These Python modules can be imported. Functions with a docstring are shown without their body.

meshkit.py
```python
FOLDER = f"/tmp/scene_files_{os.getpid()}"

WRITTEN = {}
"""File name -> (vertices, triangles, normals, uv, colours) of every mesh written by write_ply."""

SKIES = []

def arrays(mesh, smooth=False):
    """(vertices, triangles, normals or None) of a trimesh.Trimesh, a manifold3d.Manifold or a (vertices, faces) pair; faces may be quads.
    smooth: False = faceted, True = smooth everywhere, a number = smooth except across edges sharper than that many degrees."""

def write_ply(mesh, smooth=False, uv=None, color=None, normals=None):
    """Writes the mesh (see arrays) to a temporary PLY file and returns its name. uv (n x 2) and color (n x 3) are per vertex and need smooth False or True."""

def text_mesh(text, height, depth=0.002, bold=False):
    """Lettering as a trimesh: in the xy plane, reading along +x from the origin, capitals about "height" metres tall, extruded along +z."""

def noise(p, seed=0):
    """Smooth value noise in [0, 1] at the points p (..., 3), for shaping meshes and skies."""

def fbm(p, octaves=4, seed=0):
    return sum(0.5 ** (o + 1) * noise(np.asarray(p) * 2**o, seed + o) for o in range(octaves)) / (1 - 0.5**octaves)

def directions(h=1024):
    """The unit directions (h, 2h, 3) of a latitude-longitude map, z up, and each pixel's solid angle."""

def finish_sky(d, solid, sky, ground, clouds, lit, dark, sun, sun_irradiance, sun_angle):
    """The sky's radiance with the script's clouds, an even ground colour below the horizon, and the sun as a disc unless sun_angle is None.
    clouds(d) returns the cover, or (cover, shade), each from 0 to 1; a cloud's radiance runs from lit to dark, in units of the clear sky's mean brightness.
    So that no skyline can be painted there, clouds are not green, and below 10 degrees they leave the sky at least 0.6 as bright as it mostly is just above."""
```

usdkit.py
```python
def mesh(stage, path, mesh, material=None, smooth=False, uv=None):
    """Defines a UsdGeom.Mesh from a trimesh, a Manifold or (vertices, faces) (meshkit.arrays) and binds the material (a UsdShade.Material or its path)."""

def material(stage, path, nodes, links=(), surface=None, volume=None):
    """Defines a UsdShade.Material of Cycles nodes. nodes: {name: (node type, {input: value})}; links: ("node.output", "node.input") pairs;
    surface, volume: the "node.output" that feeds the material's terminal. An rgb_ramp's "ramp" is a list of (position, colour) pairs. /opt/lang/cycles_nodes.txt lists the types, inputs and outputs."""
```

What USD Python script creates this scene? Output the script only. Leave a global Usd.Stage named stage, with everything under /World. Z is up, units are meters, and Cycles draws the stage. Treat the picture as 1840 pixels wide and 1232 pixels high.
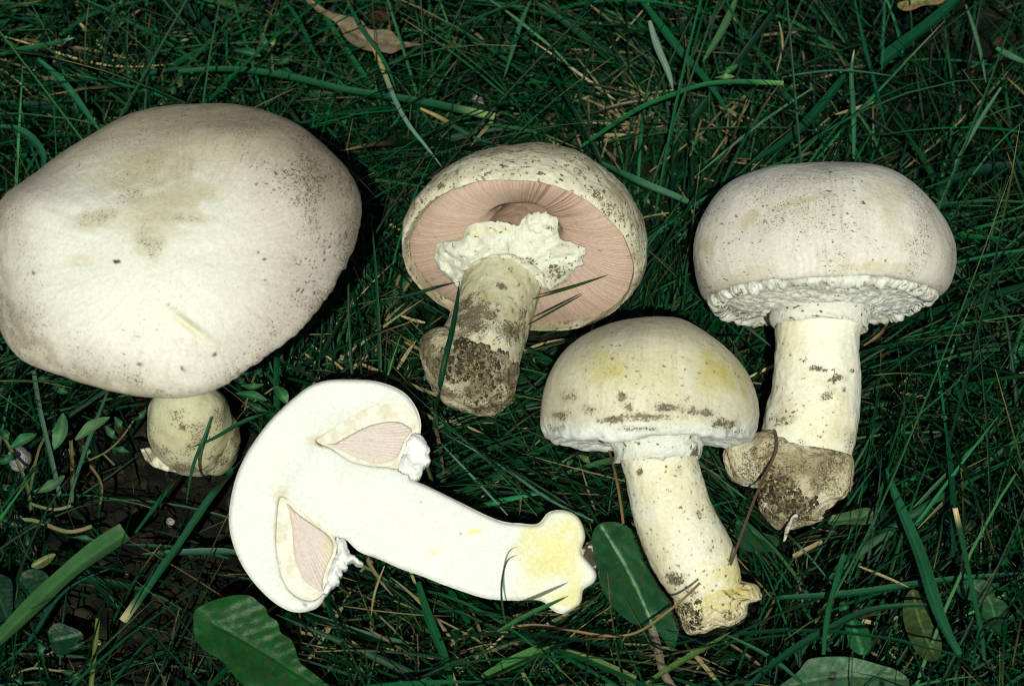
import math, random
import numpy as np
from scipy.spatial import Delaunay, cKDTree
from scipy.ndimage import minimum_filter, maximum_filter
from scipy.interpolate import CubicSpline
import shapely
from shapely.geometry import Polygon, LineString, Point
import usdkit
from meshkit import noise, fbm
from pxr import Usd, UsdGeom, UsdLux, UsdShade, Sdf, Gf, Vt

stage = Usd.Stage.CreateInMemory()
UsdGeom.SetStageUpAxis(stage, UsdGeom.Tokens.z)
UsdGeom.SetStageMetersPerUnit(stage, 1.0)
UsdGeom.Xform.Define(stage, '/World')
UsdGeom.Scope.Define(stage, '/World/Looks')
rng = np.random.default_rng(7)

# ------------------------------------------------------------------ camera
ELEV = math.radians(52); DIST = 0.80; LOOK = np.array([0, 0, 0.02])
TO = np.array([0, -math.cos(ELEV), math.sin(ELEV)]); RT = np.array([1.0, 0, 0]); UP = np.cross(TO, RT)
EYE = LOOK + DIST * TO
W, H, FOC, APER = 1840, 1232, 83.5, 36.0
FPX = W * FOC / APER
cam = UsdGeom.Camera.Define(stage, '/World/camera')
cam.AddTransformOp().Set(Gf.Matrix4d(*RT, 0, *UP, 0, *TO, 0, *EYE, 1))
cam.CreateFocalLengthAttr(FOC); cam.CreateHorizontalApertureAttr(APER); cam.CreateVerticalApertureAttr(APER * H / W)
cam.CreateClippingRangeAttr(Gf.Vec2f(0.01, 100))
cam.CreateExposureAttr(-0.12)
cam.CreateFStopAttr(18.0); cam.CreateFocusDistanceAttr(0.775)

# ------------------------------------------------------------------ sky and light (low, from behind the camera)
SUN_EL, SUN_AZ = math.radians(49), math.radians(182)      # azimuth = atan2(x, y) of the direction towards the light
sd = np.array([math.cos(SUN_EL) * math.sin(SUN_AZ), math.cos(SUN_EL) * math.cos(SUN_AZ), math.sin(SUN_EL)])
sky = UsdLux.DomeLight.Define(stage, '/World/sky')
sky_mat = usdkit.material(stage, '/World/Looks/sky', {
    's': ('sky_texture', {'sky_type': 'single_scattering', 'sun_disc': False, 'sun_elevation': SUN_EL, 'sun_rotation': SUN_AZ}),
    'b': ('background_shader', {'strength': 0.05})}, [('s.color', 'b.color')], surface='b.background')
UsdShade.MaterialBindingAPI.Apply(sky.GetPrim()).Bind(sky_mat)
sky.GetPrim().SetCustomDataByKey('kind', 'structure')
sun = UsdLux.DistantLight.Define(stage, '/World/sun')
sun.CreateIntensityAttr(1.25); sun.CreateAngleAttr(0.5); sun.CreateNormalizeAttr(True); sun.CreateColorAttr(Gf.Vec3f(0.985, 1.0, 0.85))
zx = np.cross([0, 0, 1.0], sd); zx /= np.linalg.norm(zx); zy = np.cross(sd, zx)
sun.AddTransformOp().Set(Gf.Matrix4d(*zx, 0, *zy, 0, *sd, 0, 0, 0, 3, 1))

# ------------------------------------------------------------------ measuring helpers
def proj(P):
    d = np.asarray(P) - EYE
    dep = -(d @ TO)
    return W / 2 + (d @ RT) / dep * FPX, H / 2 - (d @ UP) / dep * FPX, dep

def ray(px, py):
    px, py = np.asarray(px, float), np.asarray(py, float)
    return ((px - W / 2) / FPX)[..., None] * RT - ((py - H / 2) / FPX)[..., None] * UP - TO

def at(px, py, z):                                    # where a pixel's ray meets the level z
    r = ray(px, py)
    return EYE + r * ((np.asarray(z, float) - EYE[2]) / r[..., 2])[..., None]

def atd(px, py, dep):
    return EYE + ray(px, py) * np.asarray(dep, float)[..., None]

def onplane(px, py, P0, n):
    r = ray(px, py)
    return EYE + r * (((P0 - EYE) @ n) / (r @ n))[..., None]

def unit(v):
    v = np.asarray(v, float); return v / np.linalg.norm(v)

def lin(r, g, b):
    c = np.array([r, g, b], float) / 255
    return np.where(c < 0.04045, c / 12.92, ((c + 0.055) / 1.055) ** 2.4)

def mixc(a, b, t):
    return a + (b - a) * np.clip(t, 0, 1)[..., None]

def sst(a, b, x):
    t = np.clip((x - a) / (b - a), 0, 1); return t * t * (3 - 2 * t)

# ------------------------------------------------------------------ materials (colour comes from each mesh's own primvar "tint")
def tinted(name, rough, spec=0.4, bump=(), sss=0.0, trans=0.0, speck=None, coat=0.0, grain=False):
    nodes = {'a': ('attribute', {'attribute': 'tint'}), 'tc': ('texture_coordinate', {}),
             'p': ('principled_bsdf', {'roughness': rough, 'specular_ior_level': spec, 'coat_weight': coat, 'coat_roughness': 0.25})}
    links, col, nrm = [], 'a.color', None
    nodes['v'] = ('noise_texture', {'scale': 900.0, 'detail': 4.0, 'roughness': 0.6})
    nodes['vr'] = ('rgb_ramp', {'ramp': [(0.25, (0.78, 0.78, 0.78)), (0.75, (1.0, 1.0, 1.0))]})
    nodes['m'] = ('mix', {'mix_type': 'multiply', 'fac': 0.9})
    links += [('tc.object', 'v.vector'), ('v.fac', 'vr.fac'), (col, 'm.color1'), ('vr.color', 'm.color2')]
    col = 'm.color'
    if speck:
        nodes['s'] = ('noise_texture', {'scale': speck[0], 'detail': 2.0, 'roughness': 0.55})
        nodes['sr'] = ('rgb_ramp', {'ramp': [(speck[1], (1, 1, 1)), (speck[1] + 0.05, speck[2])]})
        nodes['m2'] = ('mix', {'mix_type': 'multiply', 'fac': 1.0})
        links += [('tc.object', 's.vector'), ('s.fac', 'sr.fac'), (col, 'm2.color1'), ('sr.color', 'm2.color2')]
        col = 'm2.color'
    if grain:                                        # soil grains, as dense as the primvar "grain" says
        nodes.update(ga=('attribute', {'attribute': 'grain'}), gn=('noise_texture', {'scale': 1500.0, 'detail': 4.0, 'roughness': 0.62}),
                     gm=('math', {'math_type': 'multiply_add', 'value2': 0.42}), gr=('rgb_ramp', {'ramp': [(.72, (0, 0, 0)), (.82, (1, 1, 1))]}),
                     gc=('rgb_ramp', {'ramp': [(.3, (.075, .06, .035)), (.7, (.20, .165, .10))]}), gx=('mix', {'mix_type': 'mix'}), gv=('noise_texture', {'scale': 420.0, 'detail': 3.0}))
        links += [('tc.object', 'gn.vector'), ('tc.object', 'gv.vector'), ('ga.fac', 'gm.value1'), ('gn.fac', 'gm.value3'), ('gm.value', 'gr.fac'), ('gv.fac', 'gc.fac'), ('gr.color', 'gx.fac'), (col, 'gx.color1'), ('gc.color', 'gx.color2')]
        col = 'gx.color'
    for k, (sc, dist, st) in enumerate(bump):
        nodes[f'n{k}'] = ('noise_texture', {'scale': float(sc), 'detail': 3.0, 'roughness': 0.6})
        nodes[f'b{k}'] = ('bump', {'distance': dist, 'strength': st})
        links += [('tc.object', f'n{k}.vector'), (f'n{k}.fac', f'b{k}.height')]
        if nrm: links.append((nrm, f'b{k}.normal'))
        nrm = f'b{k}.normal'
    if nrm: links.append((nrm, 'p.normal'))
    links.append((col, 'p.base_color'))
    if sss:
        nodes['p'][1].update(subsurface_weight=sss, subsurface_scale=0.0025, subsurface_radius=(1, 0.75, 0.5))
    surf = 'p.BSDF'
    if trans:
        nodes['t'] = ('translucent_bsdf', {})
        nodes['mc'] = ('mix_closure', {'fac': trans})
        links += [(col, 't.color'), ('p.BSDF', 'mc.closure1'), ('t.BSDF', 'mc.closure2')]
        surf = 'mc.closure'
    return usdkit.material(stage, '/World/Looks/' + name, nodes, links, surface=surf)

M_CAP = tinted('mushroom_skin', 0.62, 0.3, [(700, 0.0005, 0.3), (2600, 0.0003, 0.4)], sss=0.12, speck=(1700, 0.70, (0.5, 0.44, 0.34)), grain=True)
M_STEM = tinted('mushroom_stem', 0.65, 0.25, [(600, 0.0005, 0.3), (2200, 0.0003, 0.4)], sss=0.12, speck=(1500, 0.70, (0.4, 0.34, 0.24)), grain=True)
M_DIRTY = tinted('dirty_bulb', 0.85, 0.15, [(450, 0.0012, 0.8), (1700, 0.0006, 0.9)], grain=True)
M_FLESH = tinted('cut_flesh', 0.55, 0.3, [(500, 0.0003, 0.15), (2500, 0.0002, 0.2)], sss=0.25)
M_GILL = tinted('gill', 0.75, 0.15, [(2000, 0.0002, 0.4)])
M_VEIL = tinted('veil', 0.8, 0.15, [(700, 0.0008, 0.6), (2500, 0.0004, 0.6)], sss=0.2, grain=True)
M_GRASS = tinted('grass_blade', 0.5, 0.16, [(1500, 0.0002, 0.4)], trans=0.22)
M_LEAF = tinted('leaf', 0.5, 0.3, [(350, 0.0005, 0.4), (1400, 0.0003, 0.4)], trans=0.15)
M_STRAW = tinted('straw', 0.6, 0.3, [(1500, 0.0002, 0.5)], trans=0.1)
M_SOIL = tinted('soil', 0.95, 0.15, [(300, 0.002, 0.9), (1300, 0.0012, 1.0)])

# ------------------------------------------------------------------ prims
used = {}
def numbered(parent, name):
    k = used.get((parent, name), 0); used[(parent, name)] = k + 1
    return f'{parent}/{name}' if k == 0 else f'{parent}/{name}_{k:03d}'

def tag(prim, label=None, cat=None, group=None, kind=None):
    for k, v in (('label', label), ('category', cat), ('group', group), ('kind', kind)):
        if v: prim.SetCustomDataByKey(k, v)
    return prim

def thing(name, label, cat, loc=(0, 0, 0), group=None):
    x = UsdGeom.Xform.Define(stage, numbered('/World', name)); x.AddTranslateOp().Set(Gf.Vec3d(*map(float, loc)))
    tag(x.GetPrim(), label, cat, group)
    return dict(path=str(x.GetPath()), loc=np.array(loc, float), prim=x.GetPrim())

GRAIN = [0.0]
def soil(col, x):
    GRAIN[0] = np.maximum(GRAIN[0], x)
    return mixc(col, DIRT, .36 * np.clip(x, 0, 1))

def put(name, V, F, mat, tint, parent=None, smooth=True, label=None, loc=(0, 0, 0)):
    """One Mesh; V in world metres, tint one colour or one per vertex."""
    V = np.asarray(V, float).reshape(-1, 3)
    root, off = (parent['path'], parent['loc']) if parent else ('/World', np.zeros(3))
    tint = np.broadcast_to(np.asarray(tint, float), V.shape).reshape(-1, 3)
    m = usdkit.mesh(stage, numbered(root, name), (V - off, F), mat, smooth=smooth)
    UsdGeom.PrimvarsAPI(m).CreatePrimvar('tint', Sdf.ValueTypeNames.Color3fArray, 'vertex').Set(Vt.Vec3fArray.FromNumpy(np.clip(tint, 0, 1).astype(np.float32)))
    if np.size(GRAIN[0]) == len(V): UsdGeom.PrimvarsAPI(m).CreatePrimvar('grain', Sdf.ValueTypeNames.FloatArray, 'vertex').Set(Vt.FloatArray.FromNumpy(np.ravel(np.clip(GRAIN[0], 0, 1.2)).astype(np.float32)))
    GRAIN[0] = 0.0
    if label: m.GetPrim().SetCustomDataByKey('label', label)
    return dict(path=str(m.GetPath()), loc=off, prim=m.GetPrim())

# ------------------------------------------------------------------ shape helpers
def smooth_line(pts, n, closed=False):
    p = np.asarray(pts, float)
    if closed: p = np.vstack([p, p[:1]])
    if len(p) == 2: return p[0] + np.linspace(0, 1, n)[:, None] * (p[1] - p[0])
    t = np.r_[0, np.cumsum(np.maximum(np.linalg.norm(np.diff(p[:, :2], axis=0), axis=1), 1e-9) ** 0.7)]
    return CubicSpline(t, p, bc_type='periodic' if closed else 'natural')(np.linspace(0, t[-1], n))

def gridfaces(m, n, wrap=True):
    i, j = np.meshgrid(np.arange(m - 1), np.arange(n if wrap else n - 1), indexing='ij')
    a = i * n + j; b = i * n + (j + 1) % n
    return np.stack([a, b, b + n, a + n], -1).reshape(-1, 4)

def frame(axis, ref=None):
    a = unit(axis); r = TO if ref is None else ref
    e1 = unit(r - (r @ a) * a); return a, e1, np.cross(a, e1)

def lathe(C, axis, prof, n):
    a, e1, e2 = frame(axis)
    th = np.linspace(0, 2 * np.pi, n, endpoint=False)
    r, h = prof[:, 0, None, None], prof[:, 1, None, None]
    return C + h * a + r * (np.cos(th)[None, :, None] * e1 + np.sin(th)[None, :, None] * e2), th

def resample(pts, m):
    p = smooth_line(pts, 600); p[:, 0] = np.maximum(p[:, 0], 1e-6)
    s = np.r_[0, np.cumsum(np.linalg.norm(np.diff(p, axis=0), axis=1))]
    return np.stack([np.interp(np.linspace(0, s[-1], m), s, p[:, k]) for k in range(2)], 1)

def outline_factor(V, c, poly, nb=150):
    """Ratio between the traced outline and the mesh outline, by direction round the middle c."""
    x, y, _ = proj(V.reshape(-1, 3)); ang = np.arctan2(y - c[1], x - c[0]); rad = np.hypot(x - c[0], y - c[1])
    b = ((ang + np.pi) / (2 * np.pi) * nb).astype(int) % nb
    rm = np.zeros(nb); np.maximum.at(rm, b, rad)
    o = smooth_line(poly, 1500, True); oa = np.arctan2(o[:, 1] - c[1], o[:, 0] - c[0]); orad = np.hypot(o[:, 0] - c[0], o[:, 1] - c[1])
    rt = np.zeros(nb); np.maximum.at(rt, ((oa + np.pi) / (2 * np.pi) * nb).astype(int) % nb, orad)
    bad = rt == 0; k = np.arange(nb); rt[bad] = np.interp(k[bad], k[~bad], rt[~bad], period=nb)
    f = rt / np.maximum(rm, 1e-6)
    f = sum(np.roll(f, s) * w for s, w in ((-2, .1), (-1, .2), (0, .4), (1, .2), (2, .1)))
    mid = (k + .5) / nb * 2 * np.pi - np.pi
    return lambda an: np.interp(an, np.r_[mid[-1] - 2 * np.pi, mid, mid[0] + 2 * np.pi], np.r_[f[-1], f, f[0]])

def warp(V, c, f, w=1.0):
    x, y, d = proj(V); an = np.arctan2(y - c[1], x - c[0])
    k = 1 + (f(an) - 1) * w
    return atd(c[0] + (x - c[0]) * k, c[1] + (y - c[1]) * k, d)

def tube(st, m, n, squash=1.0):
    """st rows: x, y, z, radius (world); rings square to the smoothed axis."""
    p = smooth_line(st, m); c, r = p[:, :3], p[:, 3]
    t = np.gradient(c, axis=0); t /= np.linalg.norm(t, axis=1, keepdims=True)
    e1 = TO - (t @ TO)[:, None] * t; e1 /= np.linalg.norm(e1, axis=1, keepdims=True); e2 = np.cross(t, e1)
    th = np.linspace(0, 2 * np.pi, n, endpoint=False)
    V = c[:, None] + r[:, None, None] * (np.cos(th)[None, :, None] * e1[:, None] * squash + np.sin(th)[None, :, None] * e2[:, None])
    return V, c, t

def stations(px, deps):
    """rows px, py, radius in pixels -> world x, y, z, radius at the given depth from the camera"""
    out = []
    for (x, y, r), d in zip(px, deps):
        out.append([*atd(x, y, d), r * d / FPX])
    return out

def normals_of(V, F):
    from meshkit import arrays
    return arrays((V.reshape(-1, 3), F), True)[2].reshape(V.shape)

def rough_up(V, F, amp, freq, seed=0, oct=4):
    n = normals_of(V, F)
    return V + n * ((fbm(V * freq, oct, seed) - 0.5) * 2 * amp)[..., None]

def sheet(poly, step, edge=None):
    """Triangles filling a pixel-space polygon (holes kept): points, faces, whether on the border."""
    poly = poly if isinstance(poly, Polygon) else Polygon(poly).buffer(0)
    edge = edge or step
    ring = []
    for rg in [poly.exterior, *poly.interiors]:
        L = rg.length; k = max(8, int(L / edge)); ring += [rg.interpolate(i * L / k).coords[0] for i in range(k)]
    ring = np.array(ring)
    x0, y0, x1, y1 = poly.bounds
    gx, gy = np.meshgrid(np.arange(x0, x1, step), np.arange(y0, y1, step * 0.87)); gx = gx + (np.arange(len(gx)) % 2)[:, None] * step / 2
    g = np.stack([gx.ravel(), gy.ravel()], 1)
    g = g[shapely.contains_xy(poly.buffer(-0.55 * step), g[:, 0], g[:, 1])]
    p = np.vstack([ring, g])
    f = Delaunay(p).simplices
    cxy = p[f].mean(1)
    f = f[shapely.contains_xy(poly, cxy[:, 0], cxy[:, 1])]
    a = p[f]; s = (a[:, 1, 0] - a[:, 0, 0]) * (a[:, 2, 1] - a[:, 0, 1]) - (a[:, 1, 1] - a[:, 0, 1]) * (a[:, 2, 0] - a[:, 0, 0])
    f = f[np.abs(s) > 1e-6]; s = s[np.abs(s) > 1e-6]
    f[s > 0] = f[s > 0][:, ::-1]                     # pixel y runs down: turn to face the camera
    return p, f, np.arange(len(p)) < len(ring)

def slab(poly, step, front, back):
    """Closed body between front(p, d) and back(p, d) world points; d = pixels from the border."""
    poly = Polygon(poly).buffer(0)
    p, f, on = sheet(poly, step, edge=step * 0.7)
    d = shapely.distance(shapely.boundary(poly), shapely.points(p)); d[on] = 0
    A, B = front(p, d), back(p, d)
    return np.vstack([A, B]), np.vstack([f, f[:, ::-1] + len(p), *rim(f, len(p))]), p, d

def rim(f, n):
    e = np.vstack([f[:, [0, 1]], f[:, [1, 2]], f[:, [2, 0]]]); key = {tuple(x) for x in e.tolist()}
    b = np.array([x for x in key if (x[1], x[0]) not in key])
    return [np.stack([b[:, 1], b[:, 0], b[:, 0] + n], 1), np.stack([b[:, 1], b[:, 0] + n, b[:, 1] + n], 1)]

def blot(x, y, spots, P, freq=260, seed=3):
    """Soft uneven patches: rows cx, cy, rx, ry, turn in degrees, strength (pixels of the photo)."""
    out = np.zeros(np.shape(x)); q = fbm(np.asarray(P) * freq, 4, seed)
    for cx, cy, rx, ry, tu, s in spots:
        c, n = math.cos(math.radians(tu)), math.sin(math.radians(tu))
        u, v = ((x - cx) * c + (y - cy) * n) / rx, (-(x - cx) * n + (y - cy) * c) / ry
        out = np.maximum(out, s * sst(1.2, 0.2, np.hypot(u, v) + (q - 0.5) * 1.5))
    return out

def specks(P, freq, thr, seed):
    return sst(thr, thr + 0.06, noise(np.asarray(P) * freq * 2.0, seed))

WHITE, CREAM, PINK, OCHRE = np.array([.76, .74, .66]), np.array([.68, .64, .48]), np.array([.675, .60, .53]), np.array([.50, .42, .23])
DIRT, DARK, YELLOW, GREY = np.array([.17, .14, .085]), np.array([.065, .055, .035]), np.array([.72, .62, .22]), np.array([.42, .37, .28])
solid_pts = []                                       # surface points of all mushrooms, for keeping grass out of them
def keep(V): solid_pts.append(np.asarray(V).reshape(-1, 3))

# ================================================================== the setting: soil
g = np.sinh(np.linspace(-5.2, 5.2, 460)); g = g / g[-1] * 12.0
fine = np.linspace(-.28, .28, 420); g = np.unique(np.r_[g[np.abs(g) > .285], fine])
X, Y = np.meshgrid(g, g, indexing='ij')
q = np.stack([X, Y, 0 * X], -1)
Z = (fbm(q * 22, 3, 1) - .5) * .012 + (fbm(q * 120, 4, 2) - .5) * .006 - .004
soil_tint = mixc(np.array([.0035, .0038, .0024]), np.array([.0145, .0142, .0085]), sst(.35, .75, fbm(q * 150, 4, 5)))
o = put('soil', np.stack([X, Y, Z], -1), gridfaces(len(g), len(g), False)[:, ::-1], M_SOIL, soil_tint.reshape(-1, 3))
tag(o['prim'], 'dark crumbly soil beneath the grass and mushrooms', 'soil', kind='structure')
def ground(x, y):
    q = np.stack([x, y, 0 * x], -1)
    return (fbm(q * 22, 3, 1) - .5) * .012 - .004

# ================================================================== mushroom with the big cap, standing at the left
baseA = at(350, 790, .010)
T = thing('mushroom', 'large standing mushroom with a broad pinkish white cap at the left edge', 'mushroom', baseA * [1, 1, 0], group='field mushrooms laid out on the lawn')
CA = at(322, 462, .088); axA = unit(np.array([-.04, .10, 1]))
outA = [(400,193),(470,200),(535,226),(598,274),(638,326),(646,360),(641,405),(626,460),(598,514),(550,582),(480,642),(400,700),(330,718),(270,712),(180,702),(100,674),(40,650),(5,612),(-16,540),(-26,470),(-12,405),(45,338),(120,273),(180,235),(240,208),(320,195)]
RA = 325 * proj(CA)[2] / FPX
pr = np.array([(0, .0290), (.3, .0278), (.55, .0240), (.75, .0178), (.9, .0092), (.975, .0015), (1.0, -.003), (.985, -.0055), (.95, -.006), (.88, -.0045), (.74, -.002)]) * [RA, 1]
pr = resample(pr, 240)
V, th = lathe(CA, axA, pr, 440); F = gridfaces(*V.shape[:2])
cA = (318, 456)
V = warp(V, cA, outline_factor(V, cA, outA))
n = normals_of(V, F); x, y, _ = proj(V)
# broad waves, a dent at the upper left, a puckered lower-right margin
V += n * ((fbm(V * 28, 2, 4) - .5) * .006 - .0025 * np.exp(-(((x - 70) / 110) ** 2 + ((y - 375) / 45) ** 2)) - .0014 * np.exp(-(((x - 420) / 70) ** 2 + ((y - 250) / 25) ** 2)))[..., None]
rad = np.hypot((x - 318) / 325, (y - 456) / 262)
ang = np.arctan2(y - 456, x - 318)
ripple = noise(np.stack([ang * 38, rad * 3, 0 * rad], -1), 5) - .5
lowr = sst(.72, .98, rad) * sst(-.35, .15, ang) * sst(1.5, .9, ang)
V += n * (ripple * .0012 * lowr + (fbm(V * 300, 3, 9) - .5) * .0004)[..., None]
nick = np.exp(-((((x - 340) * .8 + (y - 585) * .6) / 40) ** 2 + ((-(x - 340) * .6 + (y - 585) * .8) / 7) ** 2))
V -= n * (.0016 * nick)[..., None]
big = fbm(V * 45, 4, 11)
col = mixc(np.array([.755, .74, .655]) + 0 * V, PINK, .8 * sst(.45, .95, rad + (big - .5) * .5) * sst(-2.2, -1.2, -np.abs(ang + .9) + .2 * 0) + .95 * sst(360, 540, x) + .35 * sst(560, 700, y))
col = mixc(col, np.array([.50, .435, .22]), .9 * blot(x, y, [(265, 300, 130, 60, -15, .7), (300, 360, 130, 45, -20, .65), (270, 405, 70, 60, 40, .55), (180, 395, 60, 24, -20, .6), (330, 385, 60, 22, 5, .5), (150, 470, 40, 15, 0, .35), (330, 270, 210, 60, 0, .45), (450, 235, 140, 30, 8, .6), (330, 222, 160, 24, -5, .6), (180, 262, 90, 20, -38, .45)], V, 200))
col = mixc(col, np.array([.37, .31, .215]), .75 * sst(.66, 1.02, rad + (big - .5) * .25) * (.3 + .7 * sst(-.3, .9, (456 - y) / 262 / np.maximum(rad, .2))) + .22 * sst(420, 220, y + (big - .5) * 160))  # browner rim and top: own pigment plus limb darkening put into the colour
col = mixc(col, np.array([.36, .295, .21]), .85 * sst(.84, 1.02, rad + (big - .5) * .14) * (.45 + .55 * sst(.4, .6, fbm(V * 250, 3, 12))))  # mottled brown margin, partly standing in for shading at the edge
col = mixc(col, np.array([.36, .29, .2]), .6 * sst(.80, 1.0, rad) * sst(-.2, -1.2, ang) * sst(-3.1, -2.6, ang))  # upper edge again: brown pigment mixed with painted limb darkening
col = soil(col, .55 * blot(x, y, [(150, 672, 130, 25, 12, .8), (235, 680, 40, 30, 30, .9), (275, 700, 60, 20, 0, .6), (25, 560, 25, 50, 70, .45), (400, 690, 70, 18, -30, .7)], V, 330))
col = soil(col, .47 * blot(x, y, [(250, 320, 150, 70, -20, .7), (170, 395, 55, 22, -20, .9), (270, 435, 36, 30, 50, 1.0), (320, 392, 70, 16, 0, 1.0), (235, 350, 60, 30, -20, .9), (420, 270, 120, 40, 10, .5), (370, 620, 60, 30, 0, .55)], V, 330))
sp = specks(V, 720, .70, 21) * sst(330, 470, x) * sst(.55, .72, rad) * .9 + specks(V, 620, .80, 22) * .55 + specks(V, 560, .74, 25) * sst(.75, .95, rad) * .6
col = soil(col, sp * (.35 + .65 * sst(.42, .58, fbm(V * 80, 3, 23))) * .95)
col = mixc(col, np.array([.60, .50, .42]), lowr * sst(.05, .3, -ripple) * .6)
col = mixc(col, np.array([.78, .74, .42]), .7 * nick)
col = mixc(col, np.array([.10, .045, .02]), blot(x, y, [(211, 471, 9, 4, 5, 1.2), (68, 493, 5, 4, 60, 1), (329, 662, 4, 10, -15, 1), (386, 637, 4, 5, 0, 1), (250, 654, 5, 4, 0, 1), (476, 465, 4, 3, 0, 1), (478, 502, 4, 3, 0, 1), (465, 452, 3, 3, 0, 1)], V, 900, 8))
fibre = noise(np.stack([np.cos(ang) * 70, np.sin(ang) * 70, rad * 5], -1), 33)
col = col * (1 - .10 * sst(.45, .85, fibre) * sst(.2, .6, rad))[..., None]
col = soil(col, .10 + .30 * sst(.5, .95, rad) * sst(.35, .6, fbm(V * 70, 3, 64)) + .2 * sst(400, 560, x))
keep(V)
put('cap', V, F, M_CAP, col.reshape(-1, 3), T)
# gills under the cap
pr = resample(np.array([(.86, -.004), (.7, -.001), (.5, .003), (.25, .006), (.12, .010)]) * [RA * .9, 1], 24)
Vg, th = lathe(CA, axA, pr, 720)
Vg = Vg + axA * (.0007 * ((np.arange(720) % 4 < 2) * 1.0))[None, :, None]
put('gills', Vg, gridfaces(24, 720), M_GILL, np.array([.40, .24, .19]), T)
dA = proj(baseA)[2]
axis_pts = np.array([baseA + axA * k for k in (0.012, .035, .06, .090)])
st = [[*p, r] for p, r in zip(axis_pts, (.0080, .0070, .0080, .0105))]
Vs, *_ = tube(st, 40, 72); Fs = gridfaces(40, 72)
Vs = rough_up(Vs, Fs, .0006, 200, 3)
put('stem', Vs, Fs, M_STEM, mixc(CREAM + 0 * Vs, OCHRE, .5 * fbm(Vs * 120, 3, 2)).reshape(-1, 3), T); keep(Vs)
# bulb: a round knob with a smaller second lobe pressed to its right
def lump(c, r, m=70, n=110, seed=0, amp=.0012, freq=110, axis=None):
    t = np.linspace(0, np.pi, m); pr = np.stack([np.maximum(np.sin(t), 1e-4), np.cos(t)], 1)
    V, _ = lathe(np.zeros(3), axis if axis is not None else np.array([0, 0, 1.0]), pr, n)
    V = c + V * np.asarray(r)
    F = gridfaces(m, n)
    return rough_up(V, F, amp, freq, seed), F
cb = at(338, 778, .016)
parts = [lump(at(342, 768, .0205), (.0142, .0135, .0200), seed=3), lump(at(386, 788, .013), (.0085, .011, .0140), seed=5)]
Vb = np.vstack([a.reshape(-1, 3) for a, _ in parts]); Fb = np.vstack([parts[0][1], parts[1][1] + parts[0][0].size // 3])
x, y, _ = proj(Vb)
col = soil(np.array([.47, .46, .30]) + 0 * Vb, .62 * sst(.35, .65, fbm(Vb * 130, 4, 66)))
col = mixc(col, OCHRE, .8 * blot(x, y, [(350, 800, 70, 30, 10, .5), (305, 790, 30, 60, 80, .5), (400, 790, 40, 40, 0, .7)], Vb, 260))
col = soil(col, blot(x, y, [(328, 765, 9, 9, 0, .9), (330, 842, 80, 12, 0, .8), (340, 800, 8, 6, 0, .8), (300, 812, 10, 6, 0, .7), (395, 825, 30, 25, 0, .8), (425, 780, 14, 40, 0, .8), (340, 818, 10, 6, 0, .8)], Vb, 500))
put('bulb', Vb, Fb, M_STEM, col, T); keep(Vb)
# torn volva skin left round the bulb foot
rag = Polygon([(252, 806), (268, 803), (280, 815), (300, 832), (330, 842), (352, 846), (335, 850), (300, 846), (276, 838), (262, 826)])
Pv = at(300, 826, .0135); 
Vv, Fv, p, d = slab(rag, 3, lambda p, d: onplane(p[:, 0], p[:, 1], Pv, TO) + TO * (.002 * fbm(np.c_[p, 0 * p[:, 0]] * .12, 3, 1))[:, None], lambda p, d: onplane(p[:, 0], p[:, 1], Pv, TO) - TO * .0018)
put('volva_scrap', Vv, Fv, M_VEIL, mixc(np.tile(CREAM, (len(Vv), 1)), DIRT, .9 * sst(.4, .6, fbm(Vv * 300, 3, 4))), T)

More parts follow.
